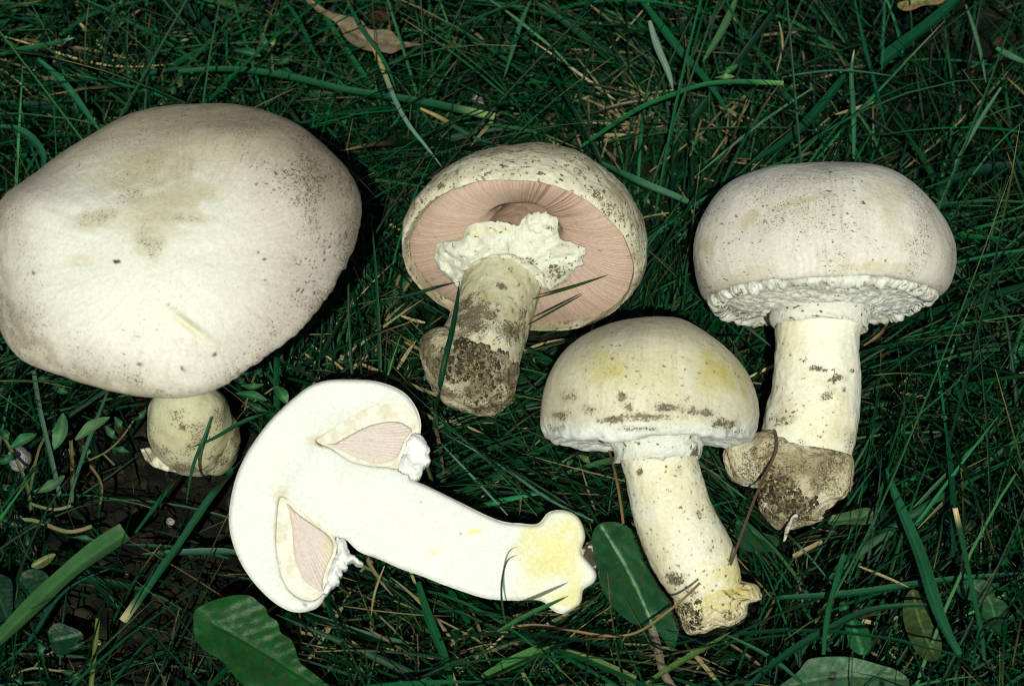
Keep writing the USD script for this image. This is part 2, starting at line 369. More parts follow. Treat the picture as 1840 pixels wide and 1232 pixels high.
# ================================================================== mushroom lying with its pink gills towards us
bB = unit(.67 * TO + .74 * (-.30 * RT - .95 * UP))       # from cap towards the stem base
CB = at(938, 446, .036); dB = proj(CB)[2]; sB = dB / FPX
T = thing('mushroom', 'mushroom lying with pink gills and ragged white ring turned up, foot caked in soil', 'mushroom', at(850, 690, 0) * [1, 1, 0], group='field mushrooms laid out on the lawn')
outB = [(723,440),(728,400),(745,360),(780,320),(830,285),(880,267),(950,258),(1000,262),(1050,280),(1100,315),(1140,360),(1160,410),(1163,450),(1155,492),(1130,532),(1090,562),(1050,579),(1000,584),(950,584),(890,578),(830,560),(775,528),(738,482)]
gilB = [(735,440),(748,402),(790,352),(840,321),(900,311),(960,310),(1010,321),(1060,350),(1110,400),(1134,445),(1139,490),(1122,528),(1082,560),(1030,577),(980,581),(910,574),(850,558),(790,526),(748,480)]
RB = 216 * sB
pr = np.array([(0, -.030), (.35, -.0285), (.65, -.0235), (.86, -.0145), (.97, -.005), (1.0, .002), (.985, .0065), (.955, .008), (.935, .0065), (.92, .003)]) * [RB, 1]
pr = resample(pr, 200)
V, th = lathe(CB, bB, pr, 400); F = gridfaces(*V.shape[:2])[:, ::-1]
cB = (938, 446)
fo = outline_factor(V, cB, outB)
fg = outline_factor(V[-1:], cB, gilB)
idx = np.arange(200)[:, None]
wg = np.where(idx >= pr[:, 0].argmax(), (1 - pr[:, 0] / pr[:, 0].max())[:, None] / (1 - pr[-1, 0] / pr[:, 0].max()), 0.0)
Vw = warp(V, cB, fo) * (1 - wg[..., None]) + warp(V, cB, fg) * wg[..., None]
V = rough_up(Vw, F, .0009, 90, 2); V = rough_up(V, F, .0004, 420, 3)
x, y, _ = proj(V)
margin = wg + 0 * x
col = mixc(np.array([.60, .55, .40]) + 0 * V, np.array([.38, .32, .2]), .9 * sst(.35, .65, fbm(V * 140, 4, 3)))
col = mixc(col, np.array([.70, .66, .50]), sst(40, 8, np.abs(y - (300 + ((x - 930) / 200) ** 2 * 120))) * .8)
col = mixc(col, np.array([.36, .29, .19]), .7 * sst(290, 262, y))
col = soil(col, .85 * blot(x, y, [(793, 335, 12, 10, 0, 1), (893, 275, 18, 8, 0, .8), (1070, 350, 30, 14, 30, .9), (1095, 375, 26, 16, 45, .8), (1040, 310, 14, 8, 20, .7), (1140, 430, 18, 50, -10, .6), (1120, 390, 20, 20, 0, .7), (740, 500, 12, 40, -20, .5)], V, 480))
col = soil(col, specks(V, 520, .71, 31) * .85 + specks(V, 900, .72, 33) * .5)
col = soil(col, .34 * sst(.35, .6, fbm(V * 110, 4, 63)))
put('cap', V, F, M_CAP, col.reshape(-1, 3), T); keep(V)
ng = 1280
pr = resample(np.array([(.975, .0030), (.90, .0050), (.75, .0065), (.55, .0055), (.42, .0035), (.36, .000), (.325, -.006), (.32, -.016)]) * [RB, 1], 60)
V, th = lathe(CB, bB, pr, ng)
V = warp(V, cB, outline_factor(V[:1], cB, gilB))
inpl = unit(UP - (UP @ bB) * bB)                     # the stem joins above the middle of the tilted disc
rw = np.clip(1 - np.linspace(0, 1, 60) * 0 - pr[:, 0] / pr[0, 0], 0, 1) / (1 - .31)
V = V + (np.clip(rw, 0, 1) ** .8)[:, None, None] * (12 * sB * RT + 36 * sB * inpl / (inpl @ UP))
saw = np.where(np.arange(ng) % 4 < 2, 1.0, -1.0)[None, :] * np.where(np.arange(ng) % 8 < 4, 1, .6)[None, :]
V = V + bB * (saw * .00022)[..., None]
V += bB * ((fbm(V * 60, 2, 6) - .5) * .002)[..., None]
x, y, _ = proj(V)
streak = noise(np.stack([np.cos(th) * 90, np.sin(th) * 90, 0 * th], -1), 4)[None] + .0 * x
deep = np.exp(-((th[None] - np.arctan2(0, 1)) ** 2)) * 0
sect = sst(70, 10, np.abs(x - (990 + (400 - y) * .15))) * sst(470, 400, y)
col = mixc(np.array([.50, .37, .30]) + 0 * V, np.array([.42, .295, .235]), sst(.3, .7, streak) * .8)
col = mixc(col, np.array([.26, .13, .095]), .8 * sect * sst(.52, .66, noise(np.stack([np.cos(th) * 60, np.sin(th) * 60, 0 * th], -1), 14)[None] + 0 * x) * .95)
col = mixc(col, np.array([.15, .08, .05]), np.clip(specks(V, 330, .85, 41), 0, 1) * .4)
put('gills', V, gridfaces(60, ng)[:, ::-1], M_GILL, col.reshape(-1, 3), T); keep(V[:, ::3])
# stem and bulb along the axis
def alongB(px, py, base=CB):                             # depth of the axis below the pixel
    k = ((py - 446) / FPX * dB) / (-(bB @ UP)) * 1.0
    return dB - k * (bB @ TO)
pix = [(958, 384, 57), (950, 405, 58), (932, 432, 63), (912, 470, 67), (898, 520, 69), (884, 570, 71), (868, 615, 74), (854, 650, 74), (846, 672, 60)]
st = stations(pix, [alongB(a, b) for a, b, _ in pix]); 
Vs, cs, ts = tube(st, 120, 180); Fs = gridfaces(120, 180)
Vs = rough_up(Vs, Fs, .0009, 130, 4); Vs = rough_up(Vs, Fs, .0004, 500, 5)
x, y, _ = proj(Vs)
col = mixc(np.array([.55, .53, .37]) + 0 * Vs, OCHRE, .55 * sst(.4, .7, fbm(Vs * 150, 3, 5)))
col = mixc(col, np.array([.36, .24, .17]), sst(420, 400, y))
col = soil(col, .95 * blot(x, y, [(850, 570, 60, 55, 35, .95), (905, 515, 12, 7, 20, .9), (915, 600, 40, 40, 30, .95), (940, 560, 14, 25, 10, .7), (880, 545, 10, 12, 0, .7), (830, 600, 30, 20, 0, .9), (900, 460, 30, 8, 10, .5)], Vs, 330) + .6 * specks(Vs, 420, .74, 51))
col = mixc(col, np.array([.62, .60, .5]), blot(x, y, [(865, 592, 75, 9, 22, .9), (905, 612, 30, 8, 40, .8)], Vs, 500))
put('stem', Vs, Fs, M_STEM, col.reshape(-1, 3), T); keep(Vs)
outBulb = [(755,625),(762,600),(790,588),(830,592),(880,605),(915,630),(932,655),(928,690),(918,722),(885,743),(855,745),(820,735),(790,715),(768,680)]
cbu = (845, 665)
cB3 = atd(*cbu, alongB(852, 655))
V, F = lump(cB3, (.0155, .0155, .0150), 110, 180, seed=7, amp=.002, freq=85)
V = warp(V, cbu, outline_factor(V, cbu, outBulb)); V = rough_up(V, F, .0009, 330, 8)
x, y, _ = proj(V)
col = soil(np.array([.46, .41, .28]) + 0 * V, .35 + .65 * sst(.35, .65, fbm(V * 180, 4, 6)))
col = mixc(col, DARK * 1.3, .85 * blot(x, y, [(850, 655, 62, 42, 15, 1.1), (870, 690, 45, 35, 0, .95), (800, 690, 20, 20, 0, .6)], V, 240))
col = mixc(col, np.array([.62, .59, .48]), .9 * sst(.60, .70, fbm(V * 420, 4, 15)) * blot(x, y, [(880, 720, 60, 25, -15, 1), (810, 700, 20, 18, 0, 1.2), (900, 660, 30, 40, 0, .8), (780, 630, 25, 25, 0, .6)], V, 200))
FEET = [(T, V, [(850, 660, 75, 55, 15, 1.1), (880, 700, 55, 45, 0, 1)], 1500, 5, .00026)]
put('bulb', V, F, M_DIRTY, col.reshape(-1, 3), T); keep(V)
# ragged ring round the stem
ringB = [(781,462),(786,440),(800,434),(828,428),(836,412),(845,404),(880,398),(915,403),(930,406),(938,395),(952,384),(970,381),(985,383),(1000,394),(1004,412),(1008,430),(1024,434),(1040,440),(1054,448),(1050,462),(1050,474),(1036,486),(1024,492),(1024,502),(1010,508),(998,516),(984,522),(976,520),(960,505),(940,500),(900,500),(850,505),(826,522),(812,507),(800,497),(790,484)]
def ragged(poly, amp, seed, n=500):
    q_ = smooth_line(poly, n, True)[:-1]; c = q_.mean(0); u = (q_ - c) / np.linalg.norm(q_ - c, axis=1, keepdims=True)
    return q_ + u * ((noise(np.c_[q_ * .16, 0 * q_[:, 0] + seed], seed) - .5) * 2 * amp + (noise(np.c_[q_ * .5, 0 * q_[:, 0]], seed) - .5) * amp)[:, None]
PR = atd(918, 470, alongB(912, 470) - .0145)
nR = unit(bB * .8 + TO * .2)
def rb_front(p, d):
    P = onplane(p[:, 0], p[:, 1], PR, nR)
    lumpy = (fbm(P * 120, 5, 3) - .45) * .0055 + .0012 * sst(0, 10, d) + (fbm(P * 480, 3, 4) - .5) * .0018 + .0016 * np.exp(-((np.hypot(p[:, 0] - 905, (p[:, 1] - 512) * 1.25) - 84) / 7) ** 2)
    cone = .0060 * np.clip((np.hypot(p[:, 0] - 908, (p[:, 1] - 500) * 1.2) - 75) / 75, 0, 1.2)
    return P + nR * (lumpy * sst(-2, 6, d))[:, None] + (P - EYE) / np.linalg.norm(P - EYE, axis=1, keepdims=True) * cone[:, None]
def rb_back(p, d):
    P = onplane(p[:, 0], p[:, 1], PR, nR); cone = .0060 * np.clip((np.hypot(p[:, 0] - 908, (p[:, 1] - 500) * 1.2) - 75) / 75, 0, 1.2)
    return P + (P - EYE) / np.linalg.norm(P - EYE, axis=1, keepdims=True) * (cone + .0010 + .0018 * sst(0, 18, d))[:, None]
Vr, Fr, p, d = slab(ragged(ringB, 2.6, 3), 2.4, rb_front, rb_back)
x, y, _ = proj(Vr)
col = mixc(np.tile(np.array([.73, .715, .59]), (len(Vr), 1)), np.array([.58, .56, .45]), sst(.45, .75, fbm(Vr * 300, 3, 8)))
col = mixc(col, YELLOW * .95, .4 * blot(x, y, [(870, 415, 40, 8, 0, .9), (905, 412, 20, 8, 10, .8), (845, 420, 15, 8, 0, .8)], Vr, 450))
col = soil(col, .85 * blot(x, y, [(985, 410, 18, 7, 15, .9), (930, 400, 8, 8, 0, .8), (1000, 490, 28, 26, 0, .75), (955, 468, 14, 8, 30, .8), (1010, 440, 12, 6, 0, .6), (900, 466, 70, 5, 0, .6)], Vr, 480) + specks(Vr, 480, .76, 61) * .7)
put('ring', Vr, Fr, M_VEIL, col, T); keep(Vr)

# ================================================================== two mushrooms lying on their sides
FIB = [1.0]
def side_mushroom(label, base, C, cpix, ax, out, R, prof, n, nm, seed):
    T = thing('mushroom', label, 'mushroom', base, group='field mushrooms laid out on the lawn')
    pr = resample(np.array(prof) * [R, R], nm)
    V, th = lathe(C, ax, pr, n); F = gridfaces(*V.shape[:2])
    f = outline_factor(V, cpix, out)
    V = warp(V, cpix, f)
    V = rough_up(V, F, .0014, 40, seed, 2); V = rough_up(V, F, .0002, 330, seed + 1)
    FIB[0] = 1 - .12 * sst(.4, .85, noise(np.stack([np.cos(th)[None] * 60 + 0 * V[..., 0], np.sin(th)[None] * 60 + 0 * V[..., 0], np.arange(nm)[:, None] * .025 + 0 * V[..., 0]], -1), seed))[..., None]
    return T, V, F, th, f

# ---- right
axC = unit(.985 * UP - .17 * TO + .015 * RT)
CC = at(1484, 527, .044); dC = proj(CC)[2]; sC = dC / FPX; RC = 238 * sC
outC = [(1243,450),(1249,418),(1262,388),(1292,345),(1332,318),(1390,300),(1450,292),(1520,291),(1580,300),(1622,320),(1662,350),(1692,385),(1715,430),(1723,470),(1716,500),(1700,524),(1665,543),(1620,562),(1570,572),(1480,577),(1390,573),(1320,570),(1288,556),(1262,532),(1247,490)]
T, V, F, th, fC = side_mushroom('whitish mushroom lying on its side at the right, thick stem and knobbly brown bulb', at(1450, 860, 0) * [1, 1, 0], CC, (1484, 460), axC, outC, RC,
    [(0, .98), (.25, .965), (.5, .89), (.72, .74), (.88, .52), (.97, .27), (1.0, .08), (.985, -.03), (.95, -.07), (.90, -.06), (.86, -.02)], 380, 230, 3)
x, y, _ = proj(V)
col = mixc(np.array([.72, .69, .60]) + 0 * V, PINK, .1 + .5 * sst(.35, .7, fbm(V * 35, 3, 4))) * FIB[0]
col = mixc(col, OCHRE * .95, .85 * blot(x, y, [(1345, 395, 30, 14, -40, .75), (1270, 440, 22, 22, 0, .8), (1440, 362, 60, 8, -14, .7), (1450, 378, 40, 14, 0, .4), (1590, 350, 50, 40, 30, .4), (1600, 390, 60, 20, 60, .35), (1560, 480, 90, 12, 0, .6), (1330, 500, 60, 16, -20, .4)], V, 330))
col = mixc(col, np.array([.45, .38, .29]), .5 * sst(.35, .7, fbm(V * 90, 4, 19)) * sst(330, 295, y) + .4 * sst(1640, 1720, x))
cl = sst(.40, .62, fbm(V * 55, 3, 24))
col = soil(col, (specks(V, 760, .77, 71) * .7 + specks(V, 480, .84, 72)) * (.1 + .9 * cl))
col = soil(col, .30 * sst(.45, .65, fbm(V * 60, 4, 63)) + .12)
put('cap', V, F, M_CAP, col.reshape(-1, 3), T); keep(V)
# veil: torn white membrane with cogwheel scales between cap margin and collar
nv, nr = 460, 46
t = np.linspace(0, 1, nr)[:, None]; tv = np.linspace(0, 2 * np.pi, nv, endpoint=False)[None]
a, e1, e2 = frame(axC)
pv = resample([(.86, -.02), (.90, -.055), (.918, -.074), (.912, -.090), (.87, -.100), (.7, -.105), (.5, -.125), (.38, -.15)], nr)
rr, hh = RC * pv[:, :1], RC * pv[:, 1:]
V = CC + hh[..., None] * a + rr[..., None] * (np.cos(tv)[..., None] * e1 + np.sin(tv)[..., None] * e2)
V = warp(V, (1484, 460), fC)
F = gridfaces(nr, nv)
cog = (np.sin(tv * 27 + 1.5 * noise(np.stack([np.cos(tv) * 6, np.sin(tv) * 6, 0 * tv], -1), 5) * 4) > -.8) * 1.0
cog = np.array(sum(np.roll(cog, s, 1) for s in (-2, -1, 0, 1, 2)) / 5)
band = sst(.03, .10, t) * sst(.40, .30, t)
rag = noise(np.stack([np.cos(tv) * 24, np.sin(tv) * 24, 0 * tv], -1), 15) * .6 + noise(np.stack([np.cos(tv) * 70, np.sin(tv) * 70, 0 * tv], -1), 16) * .4
V = V - a * ((.0052 * (rag - .4) * np.exp(-((t - .22) / .07) ** 2)))[..., None]
F2 = gridfaces(nr, nv); n = normals_of(V, F2); n = n * np.sign((n @ TO).mean())
V = V + n * (.0006 * cog * band * np.clip(2.2 * noise(np.stack([np.cos(tv) * 11, np.sin(tv) * 11, 0 * tv], -1), 18) - .3, 0, 1.3) + .0034 * (fbm(V * 260, 4, 3) - .45) * sst(0, .05, t))[..., None]
x, y, _ = proj(V)
col = mixc(np.array([.74, .73, .65]) + 0 * V, np.array([.46, .43, .34]), (1 - cog) * band * .8)
col = soil(col, .8 * blot(x, y, [(1410, 500, 16, 6, 0, 1), (1330, 525, 16, 5, -30, 1), (1660, 510, 14, 8, -20, 1), (1310, 555, 40, 14, 20, .6), (1640, 555, 30, 12, -20, .6)], V, 520) + .75 * specks(V, 460, .74, 81))
put('veil', V, F, M_VEIL, col.reshape(-1, 3), T); keep(V)
dCs = lambda y: dC + .0035 - (y - 527) * sC * .17 / .985
pix = [(1480, 535, 86), (1472, 575, 80), (1469, 600, 77), (1468, 650, 78), (1466, 700, 80), (1460, 740, 83), (1452, 780, 84), (1448, 812, 82)]
st = stations(pix, [dCs(b) for _, b, _ in pix])
Vs, *_ = tube(st, 140, 190); Fs = gridfaces(140, 190)
Vs = rough_up(Vs, Fs, .0010, 90, 6, 3); Vs = rough_up(Vs, Fs, .0003, 450, 7)
x, y, _ = proj(Vs)
col = mixc(np.array([.75, .73, .61]) + 0 * Vs, np.array([.73, .68, .48]), .8 * sst(.35, .65, fbm(Vs * 70, 3, 8)))
col = mixc(col, OCHRE, .6 * blot(x, y, [(1410, 740, 30, 40, 0, .7), (1480, 690, 50, 20, 30, .4), (1500, 780, 60, 20, 0, .4)], Vs, 260))
col = soil(col, .95 * blot(x, y, [(1470, 662, 20, 8, 10, 1), (1505, 680, 22, 10, -20, 1), (1485, 710, 22, 9, -30, .75), (1530, 665, 10, 7, 0, .8), (1445, 650, 8, 5, 0, .8), (1515, 700, 6, 6, 0, .8), (1405, 755, 26, 18, 0, .7), (1440, 795, 16, 10, 0, .6), (1530, 790, 16, 40, 10, .5)], Vs, 520) + .8 * specks(Vs, 480, .77, 91) * sst(.4, .6, fbm(Vs * 60, 2, 2)))
put('stem', Vs, Fs, M_STEM, col.reshape(-1, 3), T); keep(Vs)
pix = [(1479, 528, 105), (1476, 548, 93), (1473, 566, 88), (1471, 577, 88), (1470, 584, 86), (1470, 586, 78)]
st = stations(pix, [dCs(b) for _, b, _ in pix])
Vs, *_ = tube(st, 50, 190); Fs = gridfaces(50, 190)
Vs = rough_up(Vs, Fs, .0008, 150, 16, 3)
col = soil(np.array([.76, .74, .64]) + 0 * Vs, .2 + .8 * specks(Vs, 430, .74, 95))
put('ring', Vs, Fs, M_VEIL, col.reshape(-1, 3), T); keep(Vs)
# bulb of knobs
outK = [(1296,820),(1300,800),(1322,788),(1350,780),(1385,772),(1440,778),(1500,798),(1530,812),(1537,850),(1528,882),(1505,905),(1485,930),(1450,945),(1424,952),(1405,952),(1380,935),(1362,905),(1358,875),(1325,868),(1302,846)]
dk = dCs(860) - .001
V, F = lump(atd(1430, 855, dk), (.0165, .0165, .0170), 130, 230, seed=9, amp=.0026, freq=120)
V = warp(V, (1432, 852), outline_factor(V, (1432, 852), outK, 160))
n = normals_of(V, F); x, y, _ = proj(V)
for kx, ky, kr, kh in [(1325, 825, 30, .003), (1362, 830, 24, .0025), (1410, 830, 26, .002), (1455, 830, 25, .002), (1500, 840, 30, .0028), (1480, 905, 24, .0028), (1380, 880, 22, .001), (1340, 850, 14, .001)]:
    V = V + n * (kh * np.exp(-(((x - kx) / kr) ** 2 + ((y - ky) / kr) ** 2) * 1.3))[..., None]
V = rough_up(V, F, .0009, 330, 12)
col = soil(mixc(np.array([.56, .50, .34]) + 0 * V, np.array([.33, .27, .16]), .95 * sst(.35, .62, fbm(V * 160, 4, 13))), .25 + .35 * sst(.4, .6, fbm(V * 90, 3, 43)))
col = mixc(col, np.array([.62, .57, .42]), .8 * blot(x, y, [(1345, 850, 40, 26, 20, .9), (1330, 800, 26, 14, 0, .6), (1420, 800, 60, 12, 5, .6)], V, 360))
col = soil(col, 1.1 * blot(x, y, [(1395, 880, 34, 42, -20, 1.2), (1425, 910, 42, 24, 0, 1.1), (1420, 865, 26, 16, 10, .8), (1462, 868, 26, 16, 10, .6), (1355, 805, 8, 16, 20, .8)], V, 260))
col = mixc(col, np.array([.66, .62, .50]), blot(x, y, [(1480, 905, 24, 18, -20, .8), (1455, 918, 16, 8, -30, .7), (1372, 900, 10, 24, 0, .7), (1420, 945, 12, 10, 0, .8), (1345, 870, 22, 6, 20, .6)], V, 500))
FEET.append((T, V, [(1400, 885, 40, 48, -20, 1.2), (1430, 910, 44, 26, 0, 1.1)], 1100, 6, .00026))
put('bulb', V, F, M_DIRTY, col.reshape(-1, 3), T); keep(V)
Vw, *_ = tube(stations([(1432, 925, 3.5), (1420, 938, 3), (1414, 955, 4), (1408, 972, 2)], [dk - .016, dk - .014, dk - .010, dk - .008]), 24, 10)
Vw = rough_up(Vw, gridfaces(24, 10), .0006, 500, 3)
put('root_thread', Vw, gridfaces(24, 10), M_VEIL, np.array([.62, .58, .47]), T)

# ---- lower centre
axD = unit(.99 * UP - .08 * TO + .035 * RT)
CD = at(1170, 768, .042); dD = proj(CD)[2]; sD = dD / FPX; RD = 192 * sD
outD = [(974,722),(980,690),(1000,650),(1040,610),(1090,585),(1150,573),(1200,573),(1252,586),(1300,620),(1335,660),(1355,700),(1364,740),(1357,775),(1340,796),(1300,801),(1250,800),(1180,802),(1120,808),(1085,811),(1050,805),(1010,799),(984,790),(974,760)]
T, V, F, th, fD = side_mushroom('smaller mushroom with yellow-bruised cap lying below the others, its stem bent to a yellow foot', at(1270, 1080, 0) * [1, 1, 0], CD, (1170, 705), axD, outD, RD,
    [(0, 1.0), (.25, .985), (.5, .91), (.72, .76), (.88, .53), (.97, .27), (1.0, .10), (.985, -.02), (.95, -.07), (.88, -.08), (.78, -.05), (.6, -.03), (.42, -.03)], 340, 250, 5)
x, y, _ = proj(V)
n = normals_of(V, F)
V += n * (.0011 * ((fbm(V * 240, 4, 31) - .5) * 2) * sst(735, 775, y))[..., None]
col = mixc(np.array([.68, .64, .47]) + 0 * V, np.array([.50, .43, .29]), .8 * sst(650, 575, y + 60 * (fbm(V * 60, 3, 3) - .5)) + .5 * sst(1060, 985, x) * sst(770, 740, y) + .35 * sst(1320, 1360, x)) * FIB[0]
col = mixc(col, np.array([.70, .71, .66]), sst(745, 780, y + 20 * (fbm(V * 120, 3, 3) - .5)))
col = mixc(col, np.array([.54, .465, .155]), 1.0 * (.6 + .55 * sst(.3, .7, fbm(V * np.array([160, 160, 60]), 4, 81))) * blot(x, y, [(1095, 665, 56, 38, -10, .9), (1290, 668, 56, 44, 30, 1.1), (1270, 645, 50, 12, 20, .8), (1110, 690, 30, 20, 60, .7), (1310, 690, 20, 30, 20, .8), (1250, 650, 30, 20, 0, .5), (1130, 690, 20, 14, 0, .5), (1335, 700, 12, 24, -10, .6), (1200, 670, 30, 70, 0, .3), (1160, 660, 60, 40, 0, .35), (1060, 650, 30, 40, 30, .45)], V, 150))
col = soil(col, .92 * blot(x, y, [(1118, 712, 16, 18, 20, 1), (1130, 730, 14, 10, 0, .9), (1100, 752, 34, 10, -5, .95), (1200, 733, 40, 14, 5, 1), (1175, 748, 70, 10, 0, .9), (1265, 742, 40, 12, 8, 1), (1300, 760, 46, 14, 10, .85), (1150, 752, 30, 8, 0, .8), (1010, 745, 26, 12, 0, .8), (1025, 712, 26, 16, 0, .65), (1000, 770, 24, 12, 0, .6), (1060, 735, 30, 14, 0, .6), (1150, 770, 60, 8, 0, .7), (1320, 775, 30, 10, 0, .6)], V, 420))
col = soil(col, (specks(V, 620, .77, 101) * .6 + specks(V, 420, .83, 102) * .8) * (.2 + .8 * sst(.4, .6, fbm(V * 50, 3, 2))))
col = soil(col, .24 * sst(.42, .62, fbm(V * 60, 4, 63)) + .06)
put('cap', V, F, M_CAP, col.reshape(-1, 3), T); keep(V)
dDs = lambda y: dD + .002 - (y - 768) * sD * .08
pix = [(1178, 770, 72), (1183, 815, 68), (1192, 860, 68), (1206, 910, 70), (1226, 960, 73), (1248, 1005, 74), (1266, 1040, 68), (1278, 1066, 58), (1284, 1085, 40)]
st = stations(pix, [dDs(b) for _, b, _ in pix])
Vs, *_ = tube(st, 150, 180); Fs = gridfaces(150, 180)
Vs = rough_up(Vs, Fs, .0008, 90, 26, 3); Vs = rough_up(Vs, Fs, .0003, 450, 27)
x, y, _ = proj(Vs)
col = mixc(np.array([.73, .705, .57]) + 0 * Vs, np.array([.70, .64, .43]), .8 * sst(.35, .65, fbm(Vs * 70, 3, 28)))
col = mixc(col, np.array([.66, .56, .19]), .9 * blot(x, y, [(1330, 1040, 60, 40, 20, .8), (1270, 1040, 30, 30, 0, .3)], Vs, 200))
col = soil(col, .95 * blot(x, y, [(1149, 847, 8, 9, 0, 1), (1216, 845, 14, 12, 0, .6), (1255, 920, 8, 20, -10, .7), (1215, 1040, 24, 18, 30, .95), (1240, 1060, 18, 12, 20, .8), (1270, 990, 12, 20, 0, .4), (1190, 1000, 16, 12, 0, .35)], Vs, 430) + .75 * specks(Vs, 520, .77, 111))
col = soil(col, .16 + 0 * x)
put('stem', Vs, Fs, M_STEM, col.reshape(-1, 3), T); keep(Vs)
# collar with a torn edge
pix = [(1176, 766, 98), (1177, 780, 86), (1179, 795, 80), (1181, 808, 79), (1183, 818, 78), (1183, 820, 69)]
st = stations(pix, [dDs(b) for _, b, _ in pix])
Vs, *_ = tube(st, 46, 200); Fs = gridfaces(46, 200)
tv = np.linspace(0, 2 * np.pi, 200, endpoint=False)
Vs = Vs - UP * (.0022 * (noise(np.stack([np.cos(tv) * 5, np.sin(tv) * 5, 0 * tv], -1), 8) - .35)[None] * np.linspace(0, 1, 46)[:, None])[..., None]
Vs = rough_up(Vs, Fs, .0009, 190, 36, 3); x, y, _ = proj(Vs)
col = soil(np.array([.75, .74, .66]) + 0 * Vs, .2 + .85 * specks(Vs, 430, .73, 115) + .8 * blot(x, y, [(1250, 815, 12, 12, 0, .9), (1180, 770, 60, 8, 0, .6)], Vs, 400))
put('ring', Vs, Fs, M_VEIL, col.reshape(-1, 3), T); keep(Vs)
outF = [(1212,1085),(1214,1060),(1240,1035),(1290,1030),(1322,1033),(1352,1042),(1368,1058),(1370,1078),(1358,1076),(1347,1080),(1346,1096),(1337,1112),(1318,1130),(1290,1131),(1262,1138),(1240,1141),(1224,1128),(1218,1108)]
V, F = lump(atd(1285, 1082, dDs(1082) + .001), (.0140, .0135, .0120), 100, 190, seed=19, amp=.0020, freq=95)
V = warp(V, (1285, 1084), outline_factor(V, (1285, 1084), outF, 160))
n = normals_of(V, F); x, y, _ = proj(V)
for kx, ky, kr, kh in [(1325, 1055, 34, .0025), (1265, 1085, 30, .0015), (1240, 1115, 22, .0018), (1300, 1115, 24, .0015)]:
    V = V + n * (kh * np.exp(-(((x - kx) / kr) ** 2 + ((y - ky) / kr) ** 2) * 1.3))[..., None]
V = rough_up(V, F, .0008, 300, 22)
col = mixc(np.array([.68, .61, .40]) + 0 * V, np.array([.62, .50, .15]), .9 * blot(x, y, [(1310, 1052, 64, 34, 5, 1.0), (1340, 1060, 30, 24, 20, .8), (1290, 1090, 50, 20, 0, .5)], V, 200))
col = soil(col, .9 * blot(x, y, [(1232, 1095, 16, 40, 0, .8), (1245, 1125, 34, 16, -20, .85), (1310, 1110, 20, 20, 0, .7), (1240, 1060, 14, 16, 0, .9), (1345, 1090, 12, 20, 0, .5)], V, 420) + .8 * specks(V, 450, .72, 117))
FEET.append((T, V, [(1240, 1100, 26, 44, 0, 1)], 200, 7, .00024))
put('bulb', V, F, M_DIRTY, col.reshape(-1, 3), T); keep(V)

# ================================================================== the halved mushroom
zz = lambda pts: [(a / 2.592 + 390, b / 2.592 + 660) for a, b in pts]
outer = zz([(520,54),(580,50),(640,50),(720,55),(800,75),(870,110),(920,165),(945,220),(952,270),(955,330),(985,360),(995,400),(985,440),(960,470),(940,515),(905,516),(940,530),(1050,580),(1150,630),(1250,680),(1350,715),(1430,722),(1500,720),(1540,675),(1600,658),(1650,668),(1690,700),(1712,750),(1715,800),(1700,850),(1740,910),(1770,960),(1755,1000),(1710,1030),(1700,1080),(1660,1125),(1610,1143),(1560,1120),(1520,1085),(1440,1080),(1350,1080),(1250,1070),(1150,1040),(1050,1005),(950,965),(850,930),(760,890),(690,865),(640,835),(600,800),(612,850),(640,875),(684,915),(640,905),(605,930),(580,965),(570,1000),(540,1015),(505,1060),(490,1090),(465,1115),(420,1132),(360,1135),(280,1100),(200,1030),(130,940),(85,850),(60,760),(55,680),(65,600),(90,500),(130,410),(180,330),(250,240),(320,170),(390,110),(450,73)])
hole1 = zz([(465,340),(520,302),(600,250),(700,195),(760,174),(830,172),(890,192),(925,235),(935,290),(922,312),(892,335),(872,380),(852,425),(845,468),(800,462),(740,456),(660,440),(600,415),(530,372)])
hole2 = zz([(300,603),(286,640),(279,720),(276,800),(286,880),(302,960),(336,1030),(380,1068),(430,1083),(468,1073),(495,1045),(504,1000),(522,940),(547,880),(557,830),(548,800),(530,775),(490,742),(430,702),(370,655),(330,618)])
gill1 = zz([(465,340),(520,347),(580,327),(640,292),(720,257),(800,242),(860,247),(903,272),(918,292),(890,330),(868,375),(840,424),(790,447),(740,452),(680,437),(620,412),(550,380),(490,352)])
gill2 = zz([(300,605),(330,622),(370,662),(430,707),(490,747),(530,782),(548,820),(548,860),(530,900),(510,950),(500,1000),(493,1046),(440,1027),(400,990),(370,930),(350,850),(345,770),(335,700),(315,640)])
vl1 = zz([(905,315),(930,305),(962,325),(985,360),(996,385),(988,405),(1000,430),(985,445),(962,470),(955,500),(935,516),(910,518),(880,495),(850,480),(845,455),(852,425),(872,380),(890,335)])
vl2 = zz([(556,790),(600,806),(618,852),(684,915),(650,908),(632,897),(612,912),(600,935),(584,942),(585,965),(570,975),(572,1000),(545,1012),(530,1030),(505,1055),(497,1046),(506,1000),(524,940),(548,882),(560,832)])
PE = at(690, 890, .036); nE = unit(.62 * TO + .38 * np.array([0, 0, 1.0]) + np.array([.10, 0, 0]))
T = thing('mushroom_half', 'pure white mushroom cut in half lengthwise, gill chambers showing, cut face up', 'mushroom', at(700, 900, 0) * [1, 1, 0])
def PLe(p): return onplane(p[:, 0], p[:, 1], PE, nE)
so = [tuple(q) for q in smooth_line(outer, 900, True)]
fullp = Polygon(so).buffer(0)
h1, h2 = Polygon(smooth_line(hole1, 200, True)).buffer(0), Polygon(smooth_line(hole2, 200, True)).buffer(0)
v1p, v2p = (Polygon(ragged(v_, 2.0, 6)).buffer(0) for v_ in (vl1, vl2))
v1p, v2p = (max(getattr(v_, 'geoms', [v_]), key=lambda g_: g_.area) for v_ in (v1p, v2p))
